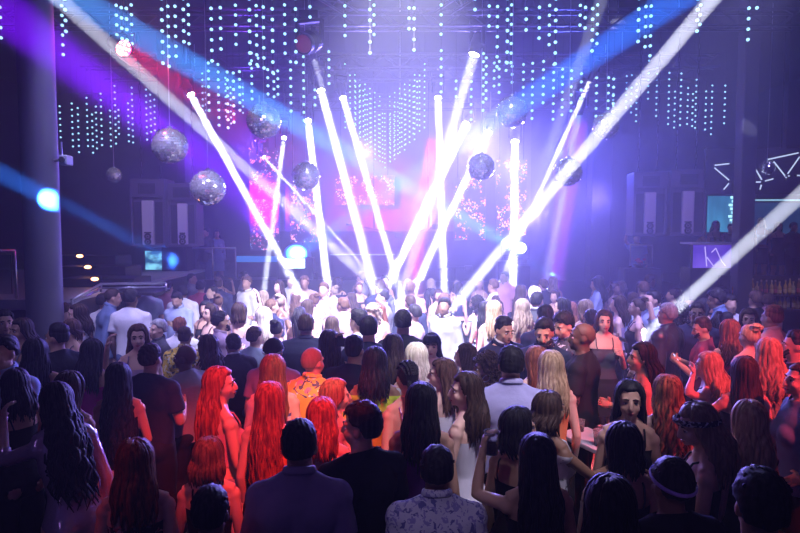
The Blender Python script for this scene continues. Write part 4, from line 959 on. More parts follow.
# railings
M_glass = mat('rail_glass', (.75, .85, .95), .05, trans=1.0)
def railing(pts, label, glass=True, h=.62, cat='railing', rad=.022, nm='railing'):
    base = Vector(pts[0]); t = thing(nm, label, cat, base)
    P = [Vector(p) - base for p in pts]
    bm = new_bm(); bm_tube(bm, [p + Vector((0, 0, h)) for p in P], rad, 10); obj('handrail', bm, M_steel, t, True)
    for p in P:
        bm = new_bm(); bm_tube(bm, [p, p + Vector((0, 0, h))], rad * .8, 8); obj('post', bm, M_steel, t, True)
    for a, b in zip(P, P[1:]):
        d = b - a; n = Vector((-d.y, d.x, 0)).normalized() * .006; bm = new_bm()
        if glass:
            q = [a + d * .04 + Vector((0, 0, .06)), b - d * .04 + Vector((0, 0, .06)), b - d * .04 + Vector((0, 0, h - .05)), a + d * .04 + Vector((0, 0, h - .05))]
            f0 = [bm.verts.new(v + n) for v in q]; f1 = [bm.verts.new(v - n) for v in q]
            bm.faces.new(f0); bm.faces.new(f1[::-1])
            for k in range(4): bm.faces.new((f0[k], f1[k], f1[(k + 1) % 4], f0[(k + 1) % 4]))
            obj('glass_panel', bm, M_glass, t)
        else:
            bm_tube(bm, [a + Vector((0, 0, h * .5)), b + Vector((0, 0, h * .5))], rad * .6, 8); obj('lower_rail', bm, M_steel, t, True)
    return t
railing([(-7.6, 8.1, 1.915), (-6.4, 8.1, 1.915), (-5.02, 8.1, 1.915)], 'glass railing with steel handrail at far left edge of the terrace')
a = at(72, 300, 8.15); b = at(101, 284, 9.2); c = at(166, 283, 9.6)
railing([a - Vector((0, 0, .12)), b - Vector((0, 0, .12)), c - Vector((0, 0, .12))], 'bent steel handrail rising over the heads right of the left pillar', False, .12)
railing([at(x, 279, 15.0) for x in (191, 213, 236)], 'glass railing on the low balcony under the left speakers', True, .75)
railing([at(x, 266, 15.2) for x in (630, 652)], 'small glass balustrade at the booth below the right speakers', True, .52)
# ---------------------------------------------------------------- speakers
M_cab = mat('speaker_cabinet', (.07, .065, .09), .55, bump=.2, nscale=60)
M_pan = mat('speaker_panel', (.50, .47, .55), .45)
def speaker(px, py, Y, w, h, label, rz):
    p = at(px, py, Y); t = thing('loudspeaker', label, 'loudspeaker', p, rz, 'big hung loudspeakers')
    d = .7
    bm = new_bm(); bm_box(bm, (0, d / 2 + .04, 0), (w, d, h), bev=.03)
    for q in (-1, 1): bm_box(bm, (q * (w / 2 - .025), .02, -.05 * h), (.05, .1, h * .82), bev=.01)
    bm_box(bm, (0, .02, h * .36), (w, .1, h * .26), bev=.015); bm_box(bm, (0, .02, -h * .48), (w, .12, .05), bev=.01)
    obj('cabinet', bm, M_cab, t)
    bm = new_bm()
    hw, hh = .17, .1
    for s_ in ((-1, 0, .025, .2), (1, 0, .025, .2)): bm_box(bm, (s_[0] * hw, -.035, h * .35), (.025, .03, 2 * hh))
    for s_ in (-1, 1): bm_box(bm, (0, -.035, h * .35 + s_ * hh), (2 * hw + .025, .03, .025))
    hf = obj('horn_frame', bm, M_blk, t)
    bm = new_bm(); bm_box(bm, (0, -.032, h * .35), (2 * hw - .025, .01, 2 * hh - .025)); obj('horn_mouth', bm, M_rub, hf)
    bm = new_bm(); bm_box(bm, (0, 0, -.14 * h), (w * .34, .1, h * .64), bev=.02); fp = obj('front_panel', bm, M_pan, t)
    for k in range(2):
        bm = new_bm(); M = Matrix.Translation((0, -.052, -h * (.34 + .075 * k))) @ Matrix.Rotation(R(90), 4, 'X')
        bm_lathe(bm, [(.075, -.002), (.075, .015), (.06, .02), (.05, .004), (.025, -.004), (.02, .006), (0, .012)], 20, M); obj('driver', bm, M_blk, fp, True)
    bm = new_bm(); bm_box(bm, (0, -.056, -h * .285), (w * .2, .012, .03), bev=.004); obj('badge_slot', bm, M_blk, fp)
    for q in (-1, 1):
        bm = new_bm(); bm_box(bm, (q * w * .31, .035, -.14 * h), (w * .24, .02, h * .60)); obj('grille', bm, M_rub, t)
        bm = new_bm(); top = ZC - p.z; n = 26; z0 = h / 2 - .01
        for k in range(n):
            z = z0 + (top - z0) * (k + .5) / n; L = (top - z0) / n * .62
            rot = Matrix.Rotation(R(90 * (k % 2)), 4, 'Z'); x = q * w * .28
            pts = [rot @ Vector((.022 * math.cos(a), 0, L * math.sin(a))) + Vector((x, d * .4, z)) for a in [i * math.pi / 5 for i in range(11)]]
            bm_tube(bm, pts, .007, 5, False)
        obj('chain', bm, M_blk, t)
    return t
speaker(148, 213, 13.6, .74, 1.50, 'big black loudspeaker hung left of its twin, beside the left stairs', R(3))
speaker(182.5, 215, 13.9, .62, 1.42, 'big black loudspeaker half behind a mirror ball on the left', R(6))
speaker(650, 204, 14.0, .72, 1.45, 'big black loudspeaker nearest the stage in the right pair', R(-8))
speaker(688, 203, 13.6, .72, 1.45, 'big black loudspeaker outermost of the right pair, left of the cyan doorway', R(-12))
# ---------------------------------------------------------------- video screens with red sparks
def spark_mat(name, seed):
    m = bpy.data.materials.new(name); m.use_nodes = True; nt = m.node_tree; b = nt.nodes['Principled BSDF']
    b.inputs['Base Color'].default_value = (.16, .15, .24, 1); b.inputs['Roughness'].default_value = .6
    tc = nt.nodes.new('ShaderNodeTexCoord'); mp = nt.nodes.new('ShaderNodeMapping'); mp.inputs['Location'].default_value = (seed * 3.1, 0, seed * 1.7)
    nt.links.new(tc.outputs['Object'], mp.inputs['Vector'])
    add = None
    for sc, th, col in ((9, .17, (1, .12, .22)), (15, .20, (1, .35, .45)), (22, .14, (.45, .75, 1))):
        vo = nt.nodes.new('ShaderNodeTexVoronoi'); vo.inputs['Scale'].default_value = sc; nt.links.new(mp.outputs[0], vo.inputs['Vector'])
        sp = nt.nodes.new('ShaderNodeSeparateColor'); nt.links.new(vo.outputs['Color'], sp.inputs[0])
        r_ = nt.nodes.new('ShaderNodeMath'); r_.operation = 'MULTIPLY'; nt.links.new(sp.outputs[0], r_.inputs[0]); r_.inputs[1].default_value = th * 2.6
        lt = nt.nodes.new('ShaderNodeMath'); lt.operation = 'LESS_THAN'; nt.links.new(vo.outputs['Distance'], lt.inputs[0]); nt.links.new(r_.outputs[0], lt.inputs[1])
        mx = nt.nodes.new('ShaderNodeMixRGB'); mx.blend_type = 'ADD'; nt.links.new(lt.outputs[0], mx.inputs[0]); mx.inputs[2].default_value = (*col, 1)
        if add is None: mx.inputs[1].default_value = (0, 0, 0, 1)
        else: nt.links.new(add.outputs[0], mx.inputs[1])
        add = mx
    nz = nt.nodes.new('ShaderNodeTexNoise'); nz.inputs['Scale'].default_value = 2.6; nz.inputs['Detail'].default_value = 3; nt.links.new(mp.outputs[0], nz.inputs['Vector'])
    gt = nt.nodes.new('ShaderNodeMapRange'); gt.inputs['From Min'].default_value = .46; gt.inputs['From Max'].default_value = .56; gt.inputs['To Max'].default_value = 2.4; nt.links.new(nz.outputs['Fac'], gt.inputs['Value'])
    nt.links.new(add.outputs[0], b.inputs['Emission Color']); nt.links.new(gt.outputs['Result'], b.inputs['Emission Strength'])
    m.cycles.emission_sampling = 'NONE'
    return m
for i, (x0, x1, y0, y1, lab) in enumerate(((249, 279, 148, 250, 'tall video screen of red sparks farthest left behind the stage'), (290, 317, 184, 242, 'video screen of red sparks just right of the tallest one'), (335, 394, 176, 205, 'wide low video screen of red sparks near the middle of the stage'), (455, 485, 178, 240, 'video screen of red sparks under the brightest mirror ball'), (497, 526, 160, 236, 'video screen of red sparks beside the brightest standing beam'))):
    A = at(x0, y0, 20.9 - (i != 2) * .6); B = at(x1, y1, 20.9 - (i != 2) * .6); w, h = B.x - A.x, A.z - B.z
    t = thing('video_screen', lab, 'screen', ((A.x + B.x) / 2, A.y, (A.z + B.z) / 2), 0, 'spark video screens')
    bm = new_bm(); bm_box(bm, (0, .08, 0), (w + .04, .12, h + .04), bev=.01); obj('casing', bm, mat('screen_wall', (.16, .15, .24), .6), t)
    bm = new_bm(); bm_box(bm, (0, .012, 0), (w, .02, h)); obj('display', bm, spark_mat('spark_display_%d' % i, i), t)
    for q in (-1, 1):
        bm = new_bm(); bm_tube(bm, [(q * w * .4, .1, h / 2), (q * w * .4, .1, ZC - t.location.z)], .02, 6); obj('hanger', bm, M_blk, t)
# ---------------------------------------------------------------- LED ball strings
M_led = emis('led_ball_light', (.36, .74, 1), 1.9)
M_cord = mat('thin_cord', (.05, .05, .06), .6)
ICO = {}
def balls(bm, zs, r):
    for z in zs:
        bmesh.ops.create_icosphere(bm, subdivisions=1, radius=r, matrix=Matrix.Translation((0, 0, -z)))
def led_string(x, Y, ztop, zbot, gap, r, label, group, parts):
    n = max(1, int(round((ztop - zbot) / gap)))
    top = ZC; t0 = top - ztop
    zs = [t0 + gap * k for k in range(n + 1)]
    if parts:
        t = thing('led_string', label, 'light string', (x, Y, top), 0, group)
        bm = new_bm(); bm_tube(bm, [(0, 0, 0), (0, 0, -zs[-1])], .004, 4); obj('cord', bm, M_cord, t)
        if 'b' not in ICO:
            bm = new_bm(); bmesh.ops.create_icosphere(bm, subdivisions=2, radius=1.0); ICO['b'] = to_mesh('led_ball', bm, M_led, True)
        for z in zs:
            o = link('led_ball', ICO['b'], t, (0, 0, -z)); o.scale = (r, r, r)
        return t
    key = (round(t0, 1), n, round(gap, 3), r)
    if key not in ICO:
        bm = new_bm(); balls(bm, [round(t0, 1) + gap * k for k in range(n + 1)], r); me = to_mesh('led_string', bm, M_led, True)
        me.materials.append(M_cord); b2 = bmesh.new(); b2.from_mesh(me); nf = len(b2.faces)
        bm_tube(b2, [(0, 0, 0), (0, 0, -(round(t0, 1) + gap * n))], .003, 3); b2.faces.ensure_lookup_table()
        for f in b2.faces[nf:]: f.material_index = 1
        b2.to_mesh(me); b2.free(); ICO[key] = me
    o = link('led_string', ICO[key], None, (x, Y, top)); tag(o, label, 'light string', group)
    return o
near = [(1, 40), (63, 50), (66, 36), (117, 37), (122, 38), (127, 39), (132, 40), (163, 67), (169, 62), (176, 55), (184, 46), (189, 45), (212, 62), (221, 50), (236, 43), (250, 60), (257, 68), (264, 70), (273, 77), (285, 49), (296, 66), (310, 16), (345, 37), (370, 49), (374, 33), (409, 32), (414, 47), (441, 34), (475, 13), (489, 29), (497, 63), (507, 65), (511, 60), (526, 33), (539, 41), (549, 48), (555, 66), (580, 24), (585, 33), (592, 50), (597, 40), (638, 43), (645, 48), (650, 55), (697, 30), (700, 26), (748, 36), (757, 6)]
for i, (px, yb) in enumerate(near):
    Y = 8.6 + .5 * math.sin(i * 2.4); p0 = at(px, -34, Y); p1 = at(px, yb, Y)
    led_string(p1.x, Y, min(p0.z, 6.9), p1.z, .135, .022, 'string of large LED balls along the top edge, %s from left' % ORD[i], 'large LED ball strings near the camera', True)
mid = [(209, 62, 108), (219, 66, 125), (228, 70, 122), (234, 72, 120), (240, 70, 112), (252, 52, 100), (258, 58, 68), (268, 70, 95), (274, 72, 92), (278, 70, 96), (291, 62, 112), (304, 58, 118), (315, 92, 110), (329, 52, 80), (441, 52, 90), (456, 80, 98), (471, 60, 118), (483, 55, 108), (486, 58, 95), (494, 62, 84), (499, 62, 90), (506, 62, 72), (512, 64, 80), (523, 62, 108), (532, 62, 116), (543, 62, 102), (553, 66, 118), (562, 68, 112), (571, 70, 108), (581, 74, 100), (596, 76, 112), (608, 80, 108), (613, 78, 110)]
for i, (px, yt, yb) in enumerate(mid):
    Y = 12.2 + .5 * math.sin(i * 1.7); p0 = at(px, yt, Y); p1 = at(px, yb, Y)
    led_string(p1.x, Y, p0.z, p1.z, .15, .030, 'LED ball string of the middle row over the floor, %s from left' % ORD[i], 'LED ball strings of the middle row', False)
far = [(61, 107, 148), (73, 103, 146), (79, 110, 151), (88, 98, 147), (93, 113, 150), (97, 107, 148), (102, 92, 143), (111, 109, 147), (116, 87, 143), (119, 108, 135), (129, 105, 145), (133, 80, 140), (147, 90, 138), (151, 95, 132), (155, 100, 133), (166, 96, 126), (175, 90, 118), (180, 98, 124), (186, 96, 128), (203, 72, 118), (206, 80, 110), (226, 78, 118), (231, 86, 120), (243, 88, 112), (613, 82, 110), (626, 70, 108), (631, 76, 112), (636, 84, 120), (648, 62, 100), (656, 68, 118), (668, 66, 126), (674, 92, 130), (680, 74, 124), (687, 88, 126), (692, 95, 128), (695, 80, 130), (705, 92, 130), (711, 84, 130), (724, 86, 126), (737, 90, 130)]
for i, (px, yt, yb) in enumerate(far):
    Y = 16.5 + .6 * math.sin(i * 2.9); p0 = at(px, yt, Y); p1 = at(px, yb, Y)
    led_string(p1.x, Y, p0.z, p1.z, .16, .026, 'small LED ball string of the side rows, %s from left' % ORD[i], 'small LED ball strings at the sides', False)
k = 0; cen = []
for lay in range(2):
    for i in range(-8, 9):
        if lay and i == 0: continue
        a = abs(i) / 8; cen.append((385 + i * (4.9 if not lay else 3.8) + (1.5 if lay else 0), 19.2 - 4.2 * a + lay * .9, 6.72 + (.0 if not lay else -.2), 4.75 + .55 * a + .1 * lay))
cen.sort()
for i, (px, Y, zt, zb) in enumerate(cen):
    led_string(at(px, 227, Y).x, Y, zt, zb, .135, .023, 'fine LED ball string of the hanging V cluster, %s from left' % ORD[i], 'fine LED ball strings of the V cluster', False)
# ---------------------------------------------------------------- mirror balls
M_mir = mat('mirror_tile', (.95, .95, .97), .10, .78)
M_back = mat('ball_core', (.25, .25, .28), .5, .6)
BALL_FILL = []  # aims of the added fill spots, one per mirror ball
def mirror_ball(px, py, rp, rad, label):
    Y = F_PX * rad / rp; p = at(px, py, Y); t = thing('mirror_ball', label, 'mirror ball', p, rng.uniform(0, 1), 'mirror balls')
    rs = random.Random(int(px)); bm = new_bm(); nv = 22
    for j in range(nv):
        t0, t1 = math.pi * j / nv - math.pi / 2, math.pi * (j + 1) / nv - math.pi / 2; tm = (t0 + t1) / 2
        nu = max(4, int(44 * math.cos(tm)))
        for k in range(nu):
            a0, a1 = 2 * math.pi * (k + .03) / nu, 2 * math.pi * (k + .97) / nu; am = (a0 + a1) / 2; dt = (t1 - t0) * .04
            q = [Vector((math.cos(t) * math.cos(a), math.cos(t) * math.sin(a), math.sin(t))) * rad for t, a in ((t0 + dt, a0), (t0 + dt, a1), (t1 - dt, a1), (t1 - dt, a0))]
            c = sum(q, Vector()) / 4; ax = Vector((rs.gauss(0, 1), rs.gauss(0, 1), rs.gauss(0, 1))).normalized(); ro = Matrix.Rotation(rs.gauss(0, .16), 3, ax)
            bm.faces.new([bm.verts.new(c + ro @ (v - c)) for v in q])
    me = bpy.data.meshes.new('mirror_tiles'); bm.to_mesh(me); bm.free(); me.materials.append(M_mir); link('mirror_tiles', me, t)
    L = Vector((p.x * .55, Y - 3.2, 6.9)); BALL_FILL.append((L, p.copy(), 2 * math.atan(rad * 1.1 / (p - L).length)))
    bm = new_bm(); bm_ball(bm, (0, 0, 0), rad * .965, 24, 16); obj('core', bm, M_back, t, True)
    bm = new_bm(); bm_lathe(bm, [(0, rad * .97), (rad * .16, rad * .97), (rad * .16, rad * 1.08), (rad * .05, rad * 1.12), (0, rad * 1.12)], 16); obj('hanging_cap', bm, M_steel, t)
    bm = new_bm(); bm_tube(bm, [(0, 0, rad * 1.1), (0, 0, ZC - p.z)], .007, 6); obj('cord', bm, M_steel, t)
for a in ((264, 121, 17, .26, 'mirror ball hanging highest on the left, over the tall spark screen'), (170, 146, 17.5, .26, 'mirror ball hanging in front of the left loudspeakers, farther left'), (208, 188, 17.5, .26, 'lowest large mirror ball, beside the left loudspeakers'), (306, 176, 14, .26, 'mirror ball crossed by a white beam left of the middle'), (481, 167, 13.5, .26, 'mirror ball hanging in the brightest glow right of the middle'), (512, 112, 15.5, .29, 'dim mirror ball hanging above and right of the brightest glow'), (606, 126, 13, .26, 'mirror ball partly behind the big diagonal beam, upper right'), (568, 172, 14, .26, 'mirror ball hanging right beside the big diagonal beam'), (114, 175, 7.5, .16, 'smallest mirror ball, by the far left wall'), (767, 168, 7.5, .16, 'small dim mirror ball among the zigzag tubes on the right'), (618, 24, 8, .16, 'small dark mirror ball near the ceiling at upper right')): mirror_ball(*a)
# ---------------------------------------------------------------- trusses
def truss(a, b, label, s=.30):
    a, b = Vector(a), Vector(b); t = thing('truss', label, 'truss', a, 0, 'ceiling trusses'); d = b - a; L = d.length
    fm = frame_mat(d).to_4x4(); n = max(2, int(L / (s * 1.3)))
    bm = new_bm()
    for sx in (-1, 1):
        for sy in (-1, 1): bm_tube(bm, [fm @ Vector((sx * s / 2, sy * s / 2, 0)), fm @ Vector((sx * s / 2, sy * s / 2, L))], .025, 6)
    obj('chord', bm, M_truss, t); bm = new_bm()
    for k in range(n):
        z0, z1 = L * k / n, L * (k + 1) / n; f = 1 if k % 2 else -1
        for (p, q) in (((-f, -1), (f, -1)), ((-f, 1), (f, 1)), ((-1, -f), (-1, f)), ((1, -f), (1, f))):
            bm_tube(bm, [fm @ Vector((p[0] * s / 2, p[1] * s / 2, z0)), fm @ Vector((q[0] * s / 2, q[1] * s / 2, z1))], .013, 5, False)
    obj('lacing', bm, M_truss, t)
    for u in (.15, .5, .85):
        p = d * u; bm = new_bm(); bm_tube(bm, [p + Vector((0, 0, s / 2)), (p.x, p.y, ZC - a.z)], .012, 6); obj('drop_rod', bm, M_steel, t)
    return t
truss((-7.5, 12, 6.75), (7.5, 12, 6.75), 'straight ceiling truss nearest the camera, across the whole floor')
truss((-7.5, 15.0, 6.75), (7.5, 15.0, 6.75), 'second straight ceiling truss across the floor, in the middle')
truss((-7.5, 16.2, 6.75), (7.5, 16.2, 6.75), 'third straight ceiling truss, the one above the V cluster')
truss((-6.5, 18.3, 6.4), (6.5, 18.3, 6.4), 'farthest straight ceiling truss over the stage front')
truss((-3.0, 7.2, 6.9), (-.9, 11.6, 6.9), 'slanting ceiling truss left of the middle')
truss((2.8, 7.2, 6.9), (.8, 11.6, 6.9), 'slanting ceiling truss right of the middle')
# ---------------------------------------------------------------- moving-head lamps
LENS = {}
def moving_head(p, target, label, color=(1, 1, 1), lum=30, r=.09, hang=6.62, lens=True, name='moving_head_lamp', group='moving head lamps'):
    p = Vector(p); d = (Vector(target) - p).normalized(); t = thing(name, label, 'stage light', p, 0, group)
    fm = frame_mat(d).to_4x4()
    bm = new_bm(); bm_lathe(bm, [(0, -.44), (r * .9, -.44), (r * 1.25, -.38), (r * 1.35, -.2), (r * 1.1, -.12), (r * 1.18, -.03), (r * 1.18, 0), (r * 1.02, 0), (r * 1.02, -.02), (0, -.02)], 24, fm); hd = obj('head', bm, M_blk, t, False)
    c = d * -.24; bx = Vector((fm[0][0], fm[1][0], 0)); bx = bx.normalized() if bx.length > .1 else Vector((1, 0, 0)); up = 1 if hang else -1
    bm = new_bm()
    for q in (-1, 1): bm_box(bm, c + bx * q * (r * 1.35 + .03) + Vector((0, 0, .13 * up)), (.04, .09, .36), Matrix.Rotation(math.atan2(bx.y, bx.x), 4, 'Z'), bev=.01)
    bm_box(bm, c + Vector((0, 0, .31 * up)), (2 * r * 1.35 + .10, .10, .05), Matrix.Rotation(math.atan2(bx.y, bx.x), 4, 'Z'), bev=.01)
    obj('yoke', bm, M_blk, t)
    bm = new_bm(); bm_box(bm, c + Vector((0, 0, .39 * up)), (.3, .26, .12), bev=.02); obj('base', bm, M_blk, t)
    if hang:
        bm = new_bm(); bm_tube(bm, [c + Vector((0, 0, .44)), Vector((c.x, c.y, max(hang - p.z, c.z + .5)))], .022, 8); obj('drop_pole', bm, M_steel, t)
    if lens:
        key = (color, lum); 
        if key not in LENS: LENS[key] = emis('lens_glow_%d' % len(LENS), color, lum)
        bm = new_bm(); bm_lathe(bm, [(0, .0), (r * .6, -.004), (r, -.014), (r, -.018), (0, -.018)], 20, fm); obj('lens', bm, LENS[key], hd, True)
    return t
# ================================================================== LAMPS AND BEAMS
WH = (.86, .88, 1.0)
def beam(a, Ya, b, Yb, label, r=.08, p=60, col=WH, spread=.6, lens=True, lum=30, hang=6.62):
    A, B = at(*a, Ya), at(*b, Yb)
    d = (B - A).normalized()
    if label: moving_head(A, B, label, col, lum, r, hang, lens)
    area('beam_lamp', A + d * .03, B, r * .95, p, col, R(spread))
beam((191, 95), 13, (312, 315), 11.0, 'moving head lamp farthest left, throwing a white beam down to the right', .075, 95)
beam((308, 121), 15.5, (331, 315), 12, 'moving head lamp over the mirror ball that its beam crosses', .085, 120)
beam((321, 91), 14, (377, 300), 11.5, 'moving head lamp with a steep white beam left of the V cluster', .085, 100)
beam((343, 98), 14.5, (408, 318), 12, 'moving head lamp directly left of the V cluster', .075, 85)
beam((438, 98), 15, (445, 312), 12, 'moving head lamp right of the V cluster with an upright beam', .08, 110)
beam((474, 55), 12, (395, 315), 11, 'moving head lamp high right of the middle, wide pale disc', .10, 55)
beam((515, 142), 17.5, (513, 300), 14, 'moving head lamp of the brightest upright beam on the right', .10, 140, lum=60)
beam((590, 80), 14, (516, 245), 16, 'moving head lamp upper right with a thin slanting beam', .055, 130)
beam((284, 138), 16.5, (262, 306), 13, 'moving head lamp with a faint beam falling to the left', .065, 30)
beam((264, 157), 18, (365, 268), 15, 'small moving head lamp above the tall spark screen', .045, 22)
beam((579, 113), 15, (560, 210), 17, 'moving head lamp upper right with a pale cyan lens', .09, 70, (.4, .75, 1), 4)
beam((314, 58), 12, (382, 300), 13, 'moving head lamp below the hanging red-lit lamp', .055, 24, lens=False)
beam((466, 125), 17, (378, 305), 12.5, 'glaring moving head lamp left of the two brightest', .10, 140, lum=60)
beam((488, 133), 17.5, (402, 315), 12.5, 'glaring moving head lamp right of the two brightest', .09, 110, lum=60)
beam((745, -40), 5.6, (425, 340), 10.5, None, .082, 170)
beam((850, 150), 5.4, (628, 352), 8.8, None, .08, 130)
beam((40, -18), 5.6, (400, 308), 11, None, .075, 90)
beam((612, -30), 7, (500, 292), 13, None, .08, 22)
# broad blue beams from ceiling lamps behind us to the stage
def broad(a, Ya, b, Yb, r, p, col, spread): A, B = at(*a, Ya), at(*b, Yb); area('broad_beam', A, B, r, p, col, R(spread))
broad((55, -12), 6.2, (505, 242), 17.5, .16, 230, (.05, .33, 1), 1.2)
broad((765, -60), 6.2, (296, 254), 17.5, .17, 260, (.02, .18, 1), 1.2)
P1 = at(50, 199, 7.45); D1 = (at(142, 247, 12) - P1).normalized()
area('broad_beam', P1 - D1 * 2.6, P1 + D1, .10, 60, (.03, .20, 1), R(2.2))
# ================================================================== BARS, BOOTHS, PANELS AND TABLES
# zigzag light tubes on the right wall side
M_tube = emis('tube_white', (.62, .75, 1), 1.0)
def light_tube(x0, y0, x1, y1, label, Y=13.2, r=.014):
    A, B = at(x0, y0, Y), at(x1, y1, Y + .05); t = thing('light_tube', label, 'light', A, 0, 'zigzag light tubes on the right'); d = B - A; u = d.normalized()
    bm = new_bm(); bm_tube(bm, [u * .02, d - u * .02], r, 8); obj('tube', bm, M_tube, t, True)
    for q, s in ((Vector((0, 0, 0)), 1), (d, -1)):
        bm = new_bm(); bm_tube(bm, [q, q + u * s * .035], r * 1.5, 8); obj('end_cap', bm, M_blk, t)
ZT = ((712.5, 165.5, 730.5, 163.5, 'top tube of the zigzag left of the right pillar'), (713, 166.5, 730, 181, 'slanting middle tube of the zigzag left of the right pillar'), (730, 182, 722.5, 191, 'lowest short tube of the zigzag left of the right pillar'), (751.5, 162, 762.5, 181, 'left slanting tube of the star right of the right pillar'), (751, 182, 762, 182, 'level tube on the left of the star right of the right pillar'), (763, 181.5, 774.5, 178.5, 'short tube rising right from the star'), (762, 183, 759.5, 191, 'short tube dropping from the star'), (765.5, 160, 800, 152.5, 'long tube running along the top to the right edge'), (772.5, 160, 787.5, 179, 'slanting tube falling from the long top tube'), (786.5, 175.5, 800.5, 155.5, 'slanting tube rising to the right edge'), (795, 175.5, 806, 175.5, 'level tube at the right edge'), (786, 176, 790.5, 176, 'tiny level tube where the slanting ones meet'))
for z in ZT: light_tube(*z)
bm = new_bm(); A = at(705, 150, 13.5); B = at(830, 196, 13.5); bm_box(bm, ((A.x + B.x) / 2, 13.55, (A.z + B.z) / 2), (B.x - A.x, .12, .04)); bm_box(bm, ((A.x + B.x) / 2, 13.45, A.z + .05), (B.x - A.x, .2, .06)); bm.free()
# panel carrying the tubes
bm = new_bm(); A = at(706, 148, 13.4); B = at(860, 194, 13.4); bm_box(bm, ((A.x + B.x) / 2, 13.42, (A.z + B.z) / 2), (B.x - A.x, .08, A.z - B.z)); bm_box(bm, ((A.x + B.x) / 2, 13.42, ZC / 2 + A.z / 2), (.08, .06, ZC - A.z)); struct('trim_tube_panel', bm, M_wall)
# glowing doorway and blue back wall of the right terrace
def glow_panel_mat(name, c1, c2, s, scale):
    m = bpy.data.materials.new(name); m.use_nodes = True; nt = m.node_tree; b = nt.nodes['Principled BSDF']; b.inputs['Base Color'].default_value = (.02, .02, .03, 1)
    tc = nt.nodes.new('ShaderNodeTexCoord'); mp = nt.nodes.new('ShaderNodeMapping'); mp.inputs['Scale'].default_value = scale; nz = nt.nodes.new('ShaderNodeTexNoise'); nz.inputs['Scale'].default_value = 1.0; nz.inputs['Detail'].default_value = 2
    cr = nt.nodes.new('ShaderNodeValToRGB'); cr.color_ramp.elements[0].position = .42; cr.color_ramp.elements[1].position = .62; cr.color_ramp.elements[0].color = (*c1, 1); cr.color_ramp.elements[1].color = (*c2, 1)
    nt.links.new(tc.outputs['Object'], mp.inputs['Vector']); nt.links.new(mp.outputs[0], nz.inputs['Vector']); nt.links.new(nz.outputs['Fac'], cr.inputs[0]); nt.links.new(cr.outputs[0], b.inputs['Emission Color']); b.inputs['Emission Strength'].default_value = s
    m.cycles.emission_sampling = 'NONE'; return m
def framed(name, label, cat, x0, y0, x1, y1, Y, m, fr=.04, depth=.1, nm='display', group=None, rz=0):
    A, B = at(x0, y0, Y), at(x1, y1, Y); w, h = B.x - A.x, A.z - B.z; t = thing(name, label, cat, ((A.x + B.x) / 2, Y, (A.z + B.z) / 2), rz, group)
    bm = new_bm(); bm_box(bm, (0, depth * .6, 0), (w + fr, depth, h + fr), bev=.008); obj('casing', bm, M_blk, t)
    bm = new_bm(); bm_box(bm, (0, depth * .1 - .004, 0), (w, .012, h)); obj(nm, bm, m, t); return t, w, h
t, w, h = framed('lit_panel', 'tall cyan lit doorway panel with a bright striped right side, behind the terrace people', 'light panel', 708, 196, 735, 232, 17.4, glow_panel_mat('cyan_wall', (.02, .22, .42), (.06, .45, .75), .75, (3, 1, .5)))
bm = new_bm()
for k in range(9): bm_box(bm, (w * .36 + .05 * math.sin(k * 2.1), -.01, h * .46 - k * h * .105), (w * .13, .02, h * .07))
obj('bright_stripe', bm, emis('cyan_bright', (.45, .9, 1), 1.6), t)
framed('lit_panel', 'dim blue back panel at the far right of the terrace', 'light panel', 752, 203, 806, 250, 19.2, glow_panel_mat('dimblue_wall', (.01, .05, .14), (.02, .10, .22), .7, (.8, 1, .8)))
bm = new_bm(); A = at(762, 200, 18.9); bm_box(bm, (A.x + .5, 19.0, A.z), (1.4, .05, .05)); tag(obj('strip_light', bm, emis('strip_cyan', (.4, .8, 1), .8)), 'short level cyan strip light above the dim blue panel', 'light')
t, w, h = framed('lit_panel', 'violet glowing booth panel with pale crack lines, low on the right', 'light panel', 693.5, 245, 733, 268, 13.2, glow_panel_mat('violet_panel', (.10, .04, .62), (.20, .10, .85), .85, (2, 1, 2)))
bm = new_bm()
for q in (((-.22, .24), (-.16, -.24)), ((-.16, -.02), (.0, -.22)), ((.05, .2), (.2, -.1)), ((.2, -.1), (.3, -.22)), ((-.05, .1), (.05, .2))):
    bm_tube(bm, [(q[0][0] * w, -.012, q[0][1] * 2 * h * .9), (q[1][0] * w, -.012, q[1][1] * 2 * h * .9)], .010, 5)
obj('crack_line', bm, emis('violet_pale', (.6, .5, 1), 1.2), t)
bm = new_bm(); bm_box(bm, (0, .25, h / 2 + .03), (w + .1, .6, .05), bev=.01); obj('booth_top', bm, mat('pale_top', (.5, .5, .6), .4), t)
bm = new_bm(); bm_box(bm, (0, .35, -t.location.z / 2 - h / 4), (w, .5, t.location.z - h / 2), bev=.01); obj('booth_base', bm, M_plat if 'M_plat' in globals() else M_blk, t)
# back bar with bottles under the right terrace
A = at(738, 290, 12.4); B = at(830, 312, 12.4); w = B.x - A.x
t = thing('bottle_shelf', 'two-tier bottle shelf below the terrace people on the right', 'shelf', (A.x + w / 2, 12.7, 0))
zs = (A.z - .42, A.z - .12)
bm = new_bm(); bm_box(bm, (0, .25, (A.z + .25) / 2), (w + .2, .06, A.z + .25)); obj('back_panel', bm, M_rub, t)
for z in zs: bm = new_bm(); bm_box(bm, (0, .0, z - .015), (w + .1, .42, .03), bev=.005); obj('shelf', bm, mat('dark_wood', (.06, .035, .02), .4, noise=.5, nscale=12), t)
for q in (-1, 1): bm = new_bm(); bm_box(bm, (q * (w / 2 + .08), 0, zs[1] / 2), (.05, .44, zs[1])); obj('side_panel', bm, M_rub, t)
BM = [mat('bottle_' + n, c, .12, trans=.4, spec=.6) for n, c in (('amber', (.75, .42, .10)), ('clear', (.75, .75, .72)), ('brown', (.45, .22, .06)), ('gold', (.9, .62, .2)))]
BME = {}
cap_m = mat('bottle_cap', (.6, .5, .3), .3, .8)
n = 20
